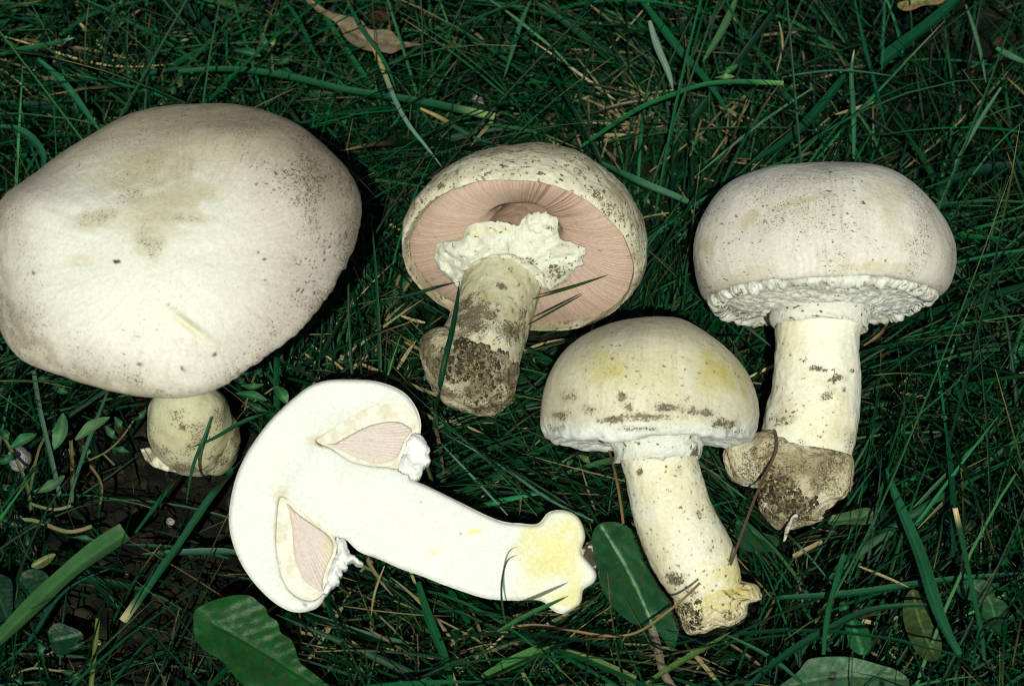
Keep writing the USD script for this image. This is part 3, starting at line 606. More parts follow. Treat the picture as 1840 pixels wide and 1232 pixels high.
body = fullp.difference(h1).difference(h2).difference(v1p.buffer(.3)).difference(v2p.buffer(.3))
body = max(getattr(body, 'geoms', [body]), key=lambda g_: g_.area)
stemp = Polygon(zz([(380,470),(465,340),(530,372),(600,415),(660,440),(740,456),(850,480),(905,516),(1300,500),(1900,500),(1900,1250),(1000,1250),(640,840),(600,800),(556,785),(530,775),(490,742),(430,702),(370,655),(330,618),(300,603)]))
p, f, on = sheet(body, 3.2, 2.4)
dd = shapely.distance(shapely.boundary(fullp), shapely.points(p))
inh = shapely.distance(h1.union(h2), shapely.points(p))
sE = proj(PE)[2] / FPX
A = PLe(p)
edge = np.minimum(dd, inh)
A = A - nE * (.0009 * np.clip(1 - inh / 4.0, 0, 1) ** 2 + .0017 * np.clip(1 - dd / 9.0, 0, 1) ** 2 + .0030 * (fbm(A * 40, 3, 5) - .5) + .00002 * noise(np.c_[p @ [.30, .95] * .35, p @ [.95, -.30] * .03, 0 * p[:, 0]], 6))[:, None]
RR = 62 * sE
ds = np.clip(dd * sE, 0, RR)
Bk = PLe(p) - nE * (np.sqrt(np.maximum(RR ** 2 - (RR - ds) ** 2, 0)) * 1.15 + .0016)[:, None]
Bk[inh < .5] = (PLe(p) - nE * .0075)[inh < .5]
V = np.vstack([A, Bk]); F = np.vstack([f, f[:, ::-1] + len(p), *rim(f, len(p))])
x, y, _ = proj(V)
fib = noise(np.c_[(x * .30 + y * .95) * .25, (x * .95 - y * .30) * .02, 0 * x], 9)
col = mixc(np.tile(np.array([.765, .765, .71]), (len(V), 1)), np.array([.76, .75, .67]), .35 * sst(.45, .8, fib) * sst(.4, .6, fbm(V * 40, 3, 77)))
near = np.r_[dd, dd * 0]
col = mixc(col, np.array([.74, .67, .50]), .55 * sst(3.5, 0, near) * sst(.3, .65, fbm(V * 70, 3, 14)))
col = mixc(col, np.array([.74, .66, .20]), .85 * blot(x, y, [(990, 1005, 75, 80, 20, .85), (1025, 945, 34, 34, 0, .75), (1010, 1075, 55, 30, 0, .85), (1035, 960, 14, 50, 0, .8), (970, 1040, 30, 20, 0, .4), (850, 955, 18, 7, -10, .8), (780, 990, 9, 5, 0, .5)], V, 150))
col = mixc(col, np.array([.80, .76, .60]), .55 * np.r_[sst(14, 0, inh), sst(14, 0, inh)] + .35 * blot(x, y, [(500, 850, 16, 70, -10, .6)], V, 80))
tipd = np.minimum(np.hypot((x - 569) / 26, (y - 792) / 14), np.hypot((x - 506) / 16, (y - 894) / 24)); col = mixc(col, np.array([.62, .54, .36]), .7 * sst(1.2, .2, tipd))
col = mixc(col, DARK, .95 * blot(x, y, [(549, 1087, 9, 5, 30, .95), (828, 958, 4, 4, 0, .9), (934, 1006, 2, 2, 0, 1), (756, 902, 2, 2, 0, 1), (574, 797, 10, 4, 30, .9), (511, 899, 7, 6, 45, .9), (1065, 995, 10, 16, 0, .8)], V, 500) + .45 * sst(.62, .7, fbm(V * 400, 3, 5)) * sst(4, 0, near))
from meshkit import arrays
cen = p[f].mean(1); isst_ = shapely.contains_xy(stemp, cen[:, 0], cen[:, 1])
Fc = V[F].mean(1); qx, qy, _ = proj((V[F % len(p)]).mean(1)); st_all = shapely.contains_xy(stemp, qx, qy)
for nm_, sel in (('cap', ~st_all), ('stem', st_all)):
    u, inv = np.unique(F[sel], return_inverse=True)
    put(nm_, V[u], inv.reshape(-1, 3), M_FLESH, col[u], T, smooth=50 if False else True)
keep(A); keep(Bk)
# cream chamber walls, gills and torn veil
for hp in (h1, h2):
    q_, f_, on_ = sheet(hp.buffer(2.5), 4)
    P = PLe(q_) - nE * (.0006 + .0005 * fbm(np.c_[q_ * .06, 0 * q_[:, 0]], 3, 2))[:, None]
    keep(P); put('gill_chamber', P, f_, M_FLESH, mixc(np.tile(np.array([.82, .78, .66]), (len(P), 1)), np.array([.70, .63, .47]), .8 * sst(.45, .7, noise(np.c_[q_ * .09, 0 * q_[:, 0]], 4))), T)
for k, (gp, tip, far) in enumerate(((gill1, (570, 790), (748, 775)), (gill2, (506, 894), (588, 1062)))):
    gp = Polygon(smooth_line(gp, 160, True)).buffer(0)
    u = unit(np.subtract(far, tip)); w = np.array([-u[1], u[0]])
    def coords(p): return (p - tip) @ u, (p - tip) @ w
    def gf(p, d):
        a_, b_ = coords(p); fan = np.arctan2(b_ + 3 * np.sin(a_ * .03), a_ + 60) * 52
        return PLe(p) - nE * (.0014 - .0014 * sst(0, 6, d) + .0002 * np.sin(fan * 4.5 + 2 * noise(np.c_[p * .02, 0 * p[:, 0]], 3)))[:, None]
    V, F, p, d = slab(gp, 2.2, gf, lambda p, d: PLe(p) - nE * .0026)
    a_, b_ = coords(p); fan = np.arctan2(b_ + 3 * np.sin(a_ * .03), a_ + 60)
    sn = .6 * noise(np.c_[fan * 150, a_ * .012, 0 * a_], 7) + .4 * noise(np.c_[fan * 40, a_ * .02, 0 * a_], 8)
    col = mixc(np.tile(np.array([.645, .555, .50]), (len(p), 1)), np.array([.52, .435, .385]), .5 * sst(.4, .85, sn) + .25 * sst(6, 0, d) * sst(.4, .6, noise(np.c_[p * .05, 0 * d], 3)) + .6 * sst(30, 0, a_))  # brownish tip and edges, darkened in the colour to give depth
    if k: col = mixc(col, np.array([.62, .55, .38]), blot(p[:, 0], p[:, 1], [(590, 985, 18, 34, 10, .9)], PLe(p), 300))
    put('gills', V, F, M_GILL, np.vstack([col, col]), T); keep(V)
for vp in (v1p, v2p):
    V, F, p, d = slab(vp, 2.5, lambda p, d: PLe(p) + nE * ((fbm(np.c_[p * .07, 0 * p[:, 0]], 4, 6) - .5) * .0030 + .0015 * sst(0, 10, d) - .0008)[:, None], lambda p, d: PLe(p) - nE * .007)
    put('veil', V, F, M_VEIL, mixc(np.tile(np.array([.88, .88, .84]), (len(V), 1)), np.array([.78, .77, .70]), sst(.5, .8, fbm(V * 260, 3, 5))), T); keep(V)
# soil crumbs and white threads on its broken foot
V, F = lump(atd(1062, 998, proj(PLe(np.array([[1062., 998.]])))[2][0] + .005), (.0032, .004, .0045), 40, 60, seed=4, amp=.0016, freq=420)
put('soil_clod', V, F, M_DIRTY, mixc(np.tile(DARK, (V.size // 3, 1)), np.array([.66, .64, .58]), sst(.48, .56, fbm(V.reshape(-1, 3) * 330, 3, 3))), T)

# loose grains of soil stuck to the dirty feet
import trimesh
ICO = trimesh.creation.icosphere(1)
def grains(T, V, spots, n, seed, size=.00045):
    g_ = np.random.default_rng(seed); V = np.asarray(V).reshape(-1, 3); x, y, d = proj(V)
    m = blot(x, y, spots, V, 260, seed); near = d < np.median(d)
    idx = g_.choice(np.flatnonzero((m > .4) & near), n)
    r = g_.gamma(2.0, size / 2, n) + size * .4
    P = V[idx][:, None] + (ICO.vertices[None] * (1 + .7 * (g_.random((n, len(ICO.vertices), 1)) - .5))) * (r[:, None] * g_.uniform(.6, 1.2, (n, 3)))[:, None]
    c = mixc(np.tile(DARK * .7, (n, 1)), OCHRE * .8, g_.random(n) ** 2.5)
    o = put('soil_grains', P, (ICO.faces[None] + (np.arange(n) * len(ICO.vertices))[:, None, None]).reshape(-1, 3), M_SOIL, np.repeat(c, len(ICO.vertices), 0), T)
    o['prim'].SetCustomDataByKey('kind', 'stuff')
for a_ in FEET: grains(*a_)

# ================================================================== where the mushrooms are, seen from the camera (keeps grass out of them)
S = np.vstack(solid_pts); MW, MH = 1060, 740                # half-size map with a margin of 70
x, y, d = proj(S); ix, iy = (x / 2 + 70).astype(int), (y / 2 + 62).astype(int)
ok = (ix >= 0) & (ix < MW) & (iy >= 0) & (iy < MH)
NEAR = np.full((MH, MW), 9.0); FAR = np.zeros((MH, MW))
np.minimum.at(NEAR, (iy[ok], ix[ok]), d[ok]); np.maximum.at(FAR, (iy[ok], ix[ok]), d[ok])
NEAR, FAR = minimum_filter(NEAR, 5), maximum_filter(FAR, 5)
def near_far(P):
    x, y, d = proj(P); ix, iy = np.clip((x / 2 + 70).astype(int), 0, MW - 1), np.clip((y / 2 + 62).astype(int), 0, MH - 1)
    return NEAR[iy, ix], FAR[iy, ix], d

# ================================================================== grass
def blades(root, azi, e0, e1, length, width, sway, nseg=7, roll=None):
    """Vectorised strips, three points across: vertices (n, nseg+1, 3, 3)."""
    n = len(root); s = np.linspace(0, 1, nseg + 1)
    el = e0[:, None] + (e1 - e0)[:, None] * s ** 1.2
    az = azi[:, None] + sway[:, None] * s ** 1.5
    dirs = np.stack([np.cos(el) * np.cos(az), np.cos(el) * np.sin(az), np.sin(el)], -1)
    mid = (dirs[:, 1:] + dirs[:, :-1]) / 2 * (length / nseg)[:, None, None]
    P = root[:, None] + np.concatenate([np.zeros((n, 1, 3)), np.cumsum(mid, 1)], 1)
    side = np.stack([-np.sin(az), np.cos(az), 0 * az], -1); nor = np.cross(dirs, side)
    r = (rng.uniform(-1, 1, n) if roll is None else roll)[:, None, None]
    side, nor = side * np.cos(r) + nor * np.sin(r), nor * np.cos(r) - side * np.sin(r)
    w = (width[:, None] * np.clip(np.minimum(.55 + s * 2, 1) * (1 - s ** 3) ** .8, .08, 1))[..., None]
    return np.stack([P - side * w / 2, P - nor * w * .22 * np.sign(nor[..., 2:] + 1e-9), P + side * w / 2], 2), P

def strip_faces(n, nseg):
    k = np.arange(nseg)[:, None] * 3 + np.arange(2)[None]
    q = np.stack([k, k + 1, k + 4, k + 3], -1).reshape(-1, 4)
    return (q[None] + (np.arange(n) * (nseg + 1) * 3)[:, None, None]).reshape(-1, 4)

BARE = Polygon([(110, 800), (330, 730), (440, 800), (440, 1000), (420, 1080), (350, 1100), (330, 1240), (60, 1240), (140, 1060), (150, 950)])
def density(x, y):
    dn = np.ones(len(x))
    dn[shapely.contains_xy(BARE.buffer(25), x, y)] = .05
    dn *= np.where((x > 1330) & (y < 420), .55, 1) * np.where((x > 1560) & (y < 700), .65, 1) * np.where(y < 160, .85, 1)  # sparser at top and right, also standing in for the light falling off
    dn *= np.where((x < 420) & (y > 720), .35, 1)
    return dn

def scatter(n, kind):
    px, py = rng.uniform(-260, 2100, n), rng.uniform(-260, 1500, n)
    root = at(px, py, np.full(n, 0.0)); root[:, 2] = ground(root[:, 0], root[:, 1]) + .001
    clump = noise(root * 45, 17)
    keepm = rng.random(n) < (density(px, py) * (.35 + .9 * clump) if kind != 'under' else np.where(shapely.contains_xy(BARE.buffer(15), px, py), .12, 1))
    root, px, py = root[keepm], px[keepm], py[keepm]; n = len(root)
    flow = (fbm(root * 14, 2, 77) - .5) * 9 + 1.2
    azi = np.where(rng.random(n) < .62, flow + rng.normal(0, .55, n), rng.uniform(0, 2 * np.pi, n))
    if kind == 'fine':
        L = rng.gamma(5, .0135, n); wd = rng.uniform(.0005, .0014, n); e0 = rng.uniform(.1, 1.0, n); e1 = e0 - rng.uniform(.2, 1.1, n)
    elif kind == 'under':
        L = rng.gamma(5, .0065, n); wd = rng.uniform(.0006, .0016, n); e0 = rng.uniform(.0, .8, n); e1 = e0 - rng.uniform(.0, .8, n)
    elif kind == 'broad':
        L = rng.gamma(7, .009, n); wd = rng.uniform(.0016, .0034, n); e0 = rng.uniform(.2, .9, n); e1 = e0 - rng.uniform(.3, 1.1, n)
    else:
        L = rng.gamma(4, .007, n); wd = rng.uniform(.0005, .0015, n); e0 = rng.uniform(-.05, .45, n); e1 = e0 - rng.uniform(.0, .5, n)
        root[:, 2] += rng.uniform(0, .014, n)
    e1 = np.maximum(e1, -.35)
    V, P = blades(root, azi, e0, e1, L, wd, rng.normal(0, .22, n))
    nr_, fr_, d = near_far(P)
    hit = ((d < fr_ + .004) & (nr_ < 8)).any(1) | (P[..., 2] < ground(P[..., 0], P[..., 1]) - .003)[:, 4:].any(1) * (rng.random(n) < .6)
    x, y, dd_ = proj(P); ix, iy = np.clip((x / 2 + 70).astype(int), 0, MW - 1), np.clip((y / 2 + 62).astype(int), 0, MH - 1)
    hit |= ((TOPD[iy, ix] < 8) & (dd_ < TOPD[iy, ix] + .001)).any(1) & (rng.random(n) < .88)
    hit |= shapely.contains_xy(BARE.buffer(5), x[:, 3:].ravel(), y[:, 3:].ravel()).reshape(n, -1).any(1) & (rng.random(n) < .72)
    return V[~hit], P[~hit], n

G1, G2, G3 = lin(14, 84, 44), lin(5, 56, 33), lin(60, 112, 66)
def grass_tint(V, dry=.0):
    n = len(V); k = rng.random(n)
    c = mixc(np.tile(G2, (n, 1)), G1, sst(.15, .85, k)); c = mixc(c, G3, sst(.86, 1, rng.random(n)) * .8)
    c = c * np.exp(rng.normal(-.64, .5, n))[:, None]
    c = np.repeat(np.repeat(c[:, None, None], V.shape[1], 1), 3, 2)
    s = np.linspace(0, 1, V.shape[1])[None, :, None] + 0 * V[..., 0]
    tipd = (rng.random(n) < .25)[:, None, None]
    c = mixc(c, lin(150, 125, 75), tipd * sst(.80, 1, s) * .9)
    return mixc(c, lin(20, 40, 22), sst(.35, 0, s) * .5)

# ================================================================== single blades, stalks and leaves one can point to
top_pts = []
def lift(x, y, z, over):
    """World points along a traced line: at level z, laid on top of a mushroom it crosses (over) or passing behind it."""
    P = at(x, y, z); nr_, fr_, d = near_far(P); inm = nr_ < 8
    if over: d = np.where(inm, np.minimum(d, nr_ - .0022), d)
    else: d = np.where(inm & (d < fr_ + .003), fr_ + .003, d)
    k = np.pad(d, 3, mode='edge'); k = np.convolve(k, [.05, .1, .2, .3, .2, .1, .05], 'valid')
    if over: k = np.where(inm, np.minimum(k, nr_ - .0012), k)
    return atd(x, y, k)

def strip(pts, w, z=.018, over=False, fold=.22, prof='blade', n=None, roll=0.0, across=5):
    pts = np.asarray(pts, float)
    n = n or max(14, int(np.hypot(*np.diff(pts, axis=0).T).sum() / 9))
    if np.ndim(z): zz_ = smooth_line(np.c_[pts, z], n); q_ = zz_[:, :2]; z_ = zz_[:, 2]
    else: q_ = smooth_line(pts, n); z_ = np.full(n, z)
    P = lift(q_[:, 0], q_[:, 1], z_, over)
    t = np.gradient(P, axis=0); t /= np.linalg.norm(t, axis=1, keepdims=True)
    s = np.linspace(0, 1, n)
    side = np.cross(t, np.array([0, 0, 1.0])); side /= np.linalg.norm(side, axis=1, keepdims=True) + 1e-9
    nor = np.cross(side, t); nor *= np.sign(nor[:, 2:] + 1e-9)
    side = side * math.cos(roll) + nor * math.sin(roll)
    wp = {'blade': np.minimum(.5 + 1.6 * s, 1) * np.clip(1 - s ** 4, .03, 1) ** .7, 'cut': np.minimum(.6 + s, 1) * (1 + .1 * np.sin(s * 9)), 'leaf': np.clip(np.sin(np.pi * np.clip(s * .97 + .015, 0, 1)), .06, 1) ** .75, 'even': np.ones(n)}[prof]
    wd = (w * wp * np.linalg.norm(P - EYE, axis=1) / FPX)[:, None]
    u = np.linspace(-1, 1, across)[None, :, None]
    V = P[:, None] + side[:, None] * wd[:, None] / 2 * u - nor[:, None] * (wd * fold)[:, None] * (1 - np.abs(u) ** 1.6)
    return V, gridfaces(n, across, False), s

def blade(pts, w, label, col=(20, 84, 50), tip=None, z=.018, over=False, prof='blade', name='grass_blade', cat='grass blade', roll=0.0, base=None):
    na = 15 if w >= 11 else 7
    V, F, s = strip(pts, w, z, over, prof=prof, roll=roll, across=na)
    if w >= 11: top_pts.append(V.reshape(-1, 3))
    c = np.tile(lin(*col), (len(s), 1)) * (.74 if name == 'grass_blade' else .85) * (.85 + .3 * noise(np.c_[s * 6, 0 * s + w, 0 * s + len(pts)], 3))[:, None]
    if tip: c = mixc(c, lin(*tip), sst(.86, .98, s))
    if base: c = mixc(c, lin(*base), sst(.5, .1, s))
    u = np.linspace(-1, 1, na); stripe = (.9 + .22 * np.random.default_rng(len(label)).random(na)) * (1 + .35 * np.exp(-(u / .12) ** 2))
    c = np.repeat(c[:, None], na, 1) * stripe[None, :, None] * (.88 + .24 * noise(np.stack([s[:, None] * 30 + 0 * u, u[None] * 3 + 0 * s[:, None], 0 * s[:, None] + 0 * u], -1), len(label)))[..., None]
    o = put(name, V, F, M_STRAW if name != 'grass_blade' else M_GRASS, c.reshape(-1, 3))
    tag(o['prim'], label, cat)

ALSO = dict(name='dry_stalk', cat='dry stalk', col=(150, 134, 98))
BL = [
 ([(0,64),(56,80),(150,109),(225,120),(312,115)], 5, 'long pale straw stalk bending across the top left corner', {**ALSO, 'col': (170,150,100)}),
 ([(0,98),(45,88),(94,79),(133,68)], 15, 'broad dark blade with a pale tip reaching in from the top left edge', dict(tip=(110,150,120), z=.03)),
 ([(67,105),(112,146),(142,184),(184,242)], 13, 'glossy blade running down behind the upper left of the big cap', dict(col=(40,105,75), z=.03)),
 ([(150,167),(210,148),(277,131),(379,116)], 11, 'dark straight blade lying just above the big cap', dict(col=(14,66,44))),
 ([(0,227),(34,232),(64,255),(79,285),(73,311)], 14, 'blade curling over in an arch at the left edge above the big cap', dict(col=(36,95,65), z=.03)),
 ([(109,64),(150,34),(210,11),(270,0)], 10, 'slanting blade at the very top left of the lawn', dict(col=(16,72,46), z=.03)),
 ([(0,184),(75,191),(187,202),(262,195)], 20, 'wide dark blade lying flat behind the upper left of the big cap', dict(col=(10,52,36), z=.01)),
 ([(326,0),(356,30),(382,60)], 24, 'short wide dark blade hanging from the top edge left of the dead leaf', dict(col=(13,62,42))),
 ([(407,116),(407,60),(407,-10)], 5, 'thin upright blade at the top between the big cap and dead leaf', dict(z=.03)),
 ([(510,0),(532,30),(555,75),(570,105)], 8, 'narrow blade crossing the left end of the dead leaf', dict(z=.034)),
 ([(320,129),(412,124),(540,142),(612,159),(706,174),(800,191),(888,210)], 17, 'long wide blade with a square cut pale end above the pink-gilled mushroom', dict(col=(22,86,54), tip=(120,150,90), z=.026, prof='cut')),
 ([(642,40),(676,97),(702,161),(721,202),(740,232),(762,259),(794,300)], 9, 'yellowed stalk turning to a white glossy blade touching the pink-gilled cap', dict(col=(110,150,130), base=(165,140,70), z=.03)),  # pale upper part carries a white sheen in its colour
 ([(620,-10),(650,52),(690,110),(712,165)], 8, 'green blade slanting across the dead leaf', dict(col=(30,92,58), z=.036)),
 ([(880,0),(912,22),(950,52),(1000,94),(1040,142)], 6, 'light green thin blade slanting down from the top centre', dict(col=(80,130,90), z=.034)),
 ([(954,0),(935,45),(920,94),(905,142)], 8, 'upright blade leaning right at the top centre', dict(col=(50,110,75), z=.034)),
 ([(1047,262),(1100,225),(1156,191),(1212,169),(1260,153),(1320,147),(1408,150)], 11, 'bright long blade arching to a cut end above the right mushroom', dict(col=(28,105,58), tip=(90,140,80), z=.036, prof='cut')),
 ([(1150,-5),(1190,49),(1227,97),(1265,139),(1311,206)], 16, 'wide blade slanting down right at the top right of centre', dict(col=(24,92,58), z=.03)),
 ([(1167,37),(1182,86),(1201,131),(1209,161)], 13, 'streaky whitish withered blade beside the wide slanting blade', dict(col=(120,150,130), z=.034)),
 ([(755,195),(800,217),(837,240),(882,259)], 10, 'half dried blade, straw to green, lying above the pink-gilled cap', dict(col=(40,90,55), base=(170,145,90), z=.022)),
 ([(1080,292),(1175,337),(1220,355),(1268,381)], 17, 'greyish green wide blade pointing at the left rim of the right cap', dict(col=(70,115,85), z=.02, base=(20,75,48))),
 ([(1720,-4),(1675,37),(1630,71),(1581,112)], 24, 'very wide dark blade slanting from the top right corner', dict(col=(16,78,50), z=.03, prof='cut')),
 ([(1521,131),(1480,184),(1427,240),(1350,292)], 19, 'wide blade sloping down left just above the right cap', dict(col=(14,70,46), z=.028)),
 ([(1534,285),(1533,187),(1530,130),(1535,90)], 9, 'upright blade with a withered hooked tip standing behind the right cap', dict(col=(60,115,85), tip=(190,165,120), z=.036)),
 ([(1405,139),(1469,129),(1525,127),(1615,139)], 5, 'thin blade arching level above the right cap', dict(col=(50,110,80), z=.04)),
 ([(1799,157),(1765,210),(1735,262),(1705,311)], 7, 'pale straight blade slanting down to the right shoulder of the right cap', dict(col=(90,135,110), z=.036)),
 ([(1735,8),(1757,75),(1772,150)], 7, 'light blade standing near the top right corner', dict(col=(80,125,95), z=.036)),
 ([(1304,0),(1337,56),(1382,120),(1420,172)], 6, 'thin dark blade slanting right at the top between two wide blades', dict(z=.034)),
 ([(1322,0),(1300,49),(1262,112)], 14, 'dull pale green blade leaning left from the top edge', dict(col=(75,115,75), z=.032)),
 ([(1457,161),(1394,202),(1319,259),(1247,319)], 6, 'long thin grey green blade running down to the left of the right cap', dict(col=(80,125,95), z=.03)),
 ([(1850,294),(1769,304),(1712,322),(1664,341)], 22, 'wide dark blade pointing left at the right shoulder of the right cap', dict(col=(10,55,38), z=.016)),
 ([(1790,86),(1815,100),(1850,116)], 15, 'pale tipped wide blade at the right edge near the top', dict(col=(70,120,85), z=.03)),
 ([(1536,0),(1555,86),(1574,157),(1592,232)], 7, 'long thin blade crossing the level blade above the right cap', dict(col=(22,86,58), z=.036)),
 ([(1590,0),(1587,70),(1585,131)], 6, 'thin upright blade at the top right', dict(col=(40,100,75), z=.036)),
 ([(225,954),(157,999),(75,1070),(-10,1155)][::-1], 38, 'very wide bright blade slanting up from the lower left corner', dict(col=(60, 102, 58), z=.03, prof='cut')),
 ([(457,800),(375,897),(319,980),(270,1047),(221,1115)], 15, 'long blade with a cut straw tip slanting over the bare soil', dict(col=(38,95,62), tip=(170,165,120), z=.026, prof='cut')),
 ([(440,995),(416,991),(337,991),(255,995)], 15, 'grey green blade lying level from the halved cap over the bare soil', dict(col=(50,95,75), z=.014)),
 ([(410,1003),(320,985),(225,978)], 10, 'dark blade lying level just above the grey green one', dict(col=(14,72,46), z=.010)),
 ([(240,961),(285,901),(330,845),(394,792)], 9, 'dark narrow blade sloping up to the foot of the big mushroom', dict(z=.022)),
 ([(505,735),(431,760),(386,786),(345,803)], 9, 'blade lying across the pale bulb of the big mushroom', dict(col=(22,80,50), z=.03, over=True)),
 ([(379,749),(367,786),(349,831),(335,905)], 7, 'narrow blade hanging down over the front of the big mushroom bulb', dict(col=(32,88,58), z=.03, over=True)),
 ([(176,1110),(170,1170),(163,1240)], 8, 'yellowish stalk standing on the bare soil near the bottom left', dict(col=(110,125,60), z=.02, prof='even')),
 ([(0,1197),(37,1167),(67,1130),(112,1066),(210,1017)], 8, 'thin curved blade beneath the very wide one at the lower left', dict(col=(20,75,55), z=.012)),
 ([(195,700),(165,775),(139,850),(120,915)], 8, 'light striped blade hanging beneath the big cap at the left', dict(col=(60,110,80), z=.024)),
 ([(691,1016),(672,1070),(667,1107)], 4, 'thin whitish straw beneath the halved stem', {**ALSO, 'z': .026}),
 ([(751,1044),(777,1126),(800,1182),(813,1240)], 17, 'wide blade running down from beneath the halved stem to the bottom edge', dict(col=(22,88,48), z=.022)),
 ([(894,1134),(935,1111),(980,1089),(1021,1070)], 10, 'blade pointing up over the foot of the halved stem', dict(col=(50,105,55), z=.04, over=True)),
 ([(909,1122),(901,1070),(905,1025),(916,1002),(931,997)], 4, 'thread-thin blade curling over the halved stem', dict(col=(50,85,45), z=.04, over=True)),
 ([(545,1100),(575,1111),(650,1137),(745,1156)], 15, 'greyish blade lying beneath the halved cap and running right', dict(col=(62,105,75), z=.016)),
 ([(1066,935),(987,897),(912,845),(800,780)], 6, 'light blade slanting between halved stem and small mushroom', dict(col=(80,125,105), z=.024)),
 ([(912,925),(856,864),(785,789)], 5, 'glossy narrow blade slanting down to the halved stem', dict(col=(90,135,115), z=.022)),
 ([(867,1216),(912,1194),(969,1167),(1010,1153)], 26, 'folded shiny light green blade at the bottom centre', dict(col=(70,125,60), z=.02)),
 ([(1160,1228),(1212,1194),(1265,1164),(1312,1135)], 12, 'yellow green blade touching the foot of the small mushroom', dict(col=(80,115,55), z=.02)),
 ([(1017,1167),(1060,1183),(1100,1201),(1140,1222)], 18, 'cut yellowish blade beside the shiny folded one', dict(col=(100,120,65), z=.014, prof='cut')),
 ([(1724,1175),(1690,1107),(1656,1002),(1619,912),(1592,841)], 24, 'tall pointed wide blade rising at the lower right', dict(col=(34,94,62), z=.036)),
 ([(1371,1074),(1469,1070),(1562,1061),(1675,1044),(1850,1028)], 15, 'long level blade from the yellow foot to the right edge', dict(col=(20,86,54), z=.026)),
 ([(1448,1235),(1412,1201),(1356,1164),(1298,1137)], 8, 'narrow grooved blade slanting from the yellow foot to the bottom edge', dict(col=(40,98,66), z=.02)),
 ([(1335,1240),(1412,1175),(1487,1130),(1562,1096),(1690,1086)], 15, 'dark long blade curving up from the bottom edge to the right', dict(col=(14,72,48), z=.028)),
 ([(1480,1175),(1487,1107),(1502,1047),(1517,995)], 10, 'upright cut blade crossing the long level blade', dict(col=(36,96,60), z=.034, prof='cut')),
 ([(1769,1185),(1765,1145),(1750,1070),(1731,980),(1716,912)], 9, 'upright stalk with a straw coloured cut tip at the lower right', dict(col=(36,92,58), tip=(200,180,130), z=.04, prof='cut')),
 ([(1712,1000),(1712,882),(1706,820),(1699,760)], 11, 'dark upright blade beside the stalk with straw tip', dict(col=(14,70,46), z=.034)),
 ([(1499,1055),(1450,995),(1360,912),(1255,830)], 5, 'long thread-like blade slanting past the brown knobbly bulb', dict(col=(60,110,85), z=.02)),
 ([(1313,1014),(1345,925),(1374,855),(1396,800),(1392,772)], 5, 'thin brown stem leaning on the knobbly bulb of the right mushroom', dict(name='dry_stalk', cat='dry stalk', col=(84,70,50), z=.03, over=True, prof='even')),
 ([(1544,1017),(1600,1040),(1634,1055)], 6, 'pale straw lying below the long pointed blade at the lower right', {**ALSO, 'z': .026}),
 ([(1426,999),(1450,986),(1478,972)], 9, 'short pale straw piece below the knobbly bulb', {**ALSO, 'z': .02, 'prof': 'even'}),
 ([(780,768),(795,668),(813,589),(826,505)], 11, 'dark blade standing in front of the soil-caked stem', dict(col=(18,66,42), z=.03, over=True)),
 ([(690,543),(769,521),(828,505)], 7, 'blade running left from the soil-caked stem over the cap rim', dict(col=(16,66,44), z=.03, over=True)),
 ([(958,537),(1032,515),(1093,494)], 5, 'upper of two thin blades lying across the pink gills', dict(col=(40,75,45), z=.04, over=True)),
 ([(950,583),(1005,552),(1047,529)], 5, 'lower of two thin blades lying across the pink gills', dict(col=(40,75,45), z=.04, over=True)),
 ([(1265,540),(1320,572),(1385,622)], 9, 'light blade running beneath the left rim of the right cap', dict(col=(70,115,85), z=.02)),
 ([(895,1140),(930,1125),(1000,1127),(1130,1140),(1185,1110),(1228,1075),(1258,1046)], 5, 'long brown stalk winding from the bottom centre onto the bent stem', dict(name='dry_stalk', cat='dry stalk', col=(130,104,68), z=.03, over=True, prof='even')),
 ([(1092,800),(1104,845),(1113,890),(1120,940)], 5, 'brown stalk hanging beneath the left of the small cap', dict(name='dry_stalk', cat='dry stalk', col=(125,95,62), z=.03, prof='even')),
 ([(1552,621),(1584,597),(1599,574)], 6, 'small curled dry scrap under the right rim of the right cap', {**ALSO, 'col': (120,96,66), 'z': .02}),
 ([(560,620),(600,650),(640,690),(660,730)], 5, 'straw slanting between the big cap and halved cap', {**ALSO, 'col': (160,140,95), 'z': .016}),
 ([(60,665),(71,730),(86,797),(99,850),(107,890)], 8, 'glossy grey green stalk under the left rim of the big cap', dict(col=(85,120,100), z=.024, prof='even')),
 ([(1400,40),(1406,80),(1395,130)], 4, 'withered upright straw at the top between wide blades', {**ALSO, 'z': .036}),
 ([(1570,183),(1530,198),(1500,206)], 8, 'short straw with a pointed tip lying above the right cap', {**ALSO, 'col': (150,135,90), 'z': .03}),
]
for pts, w, label, kw in BL:
    blade(pts, w, label, **kw)

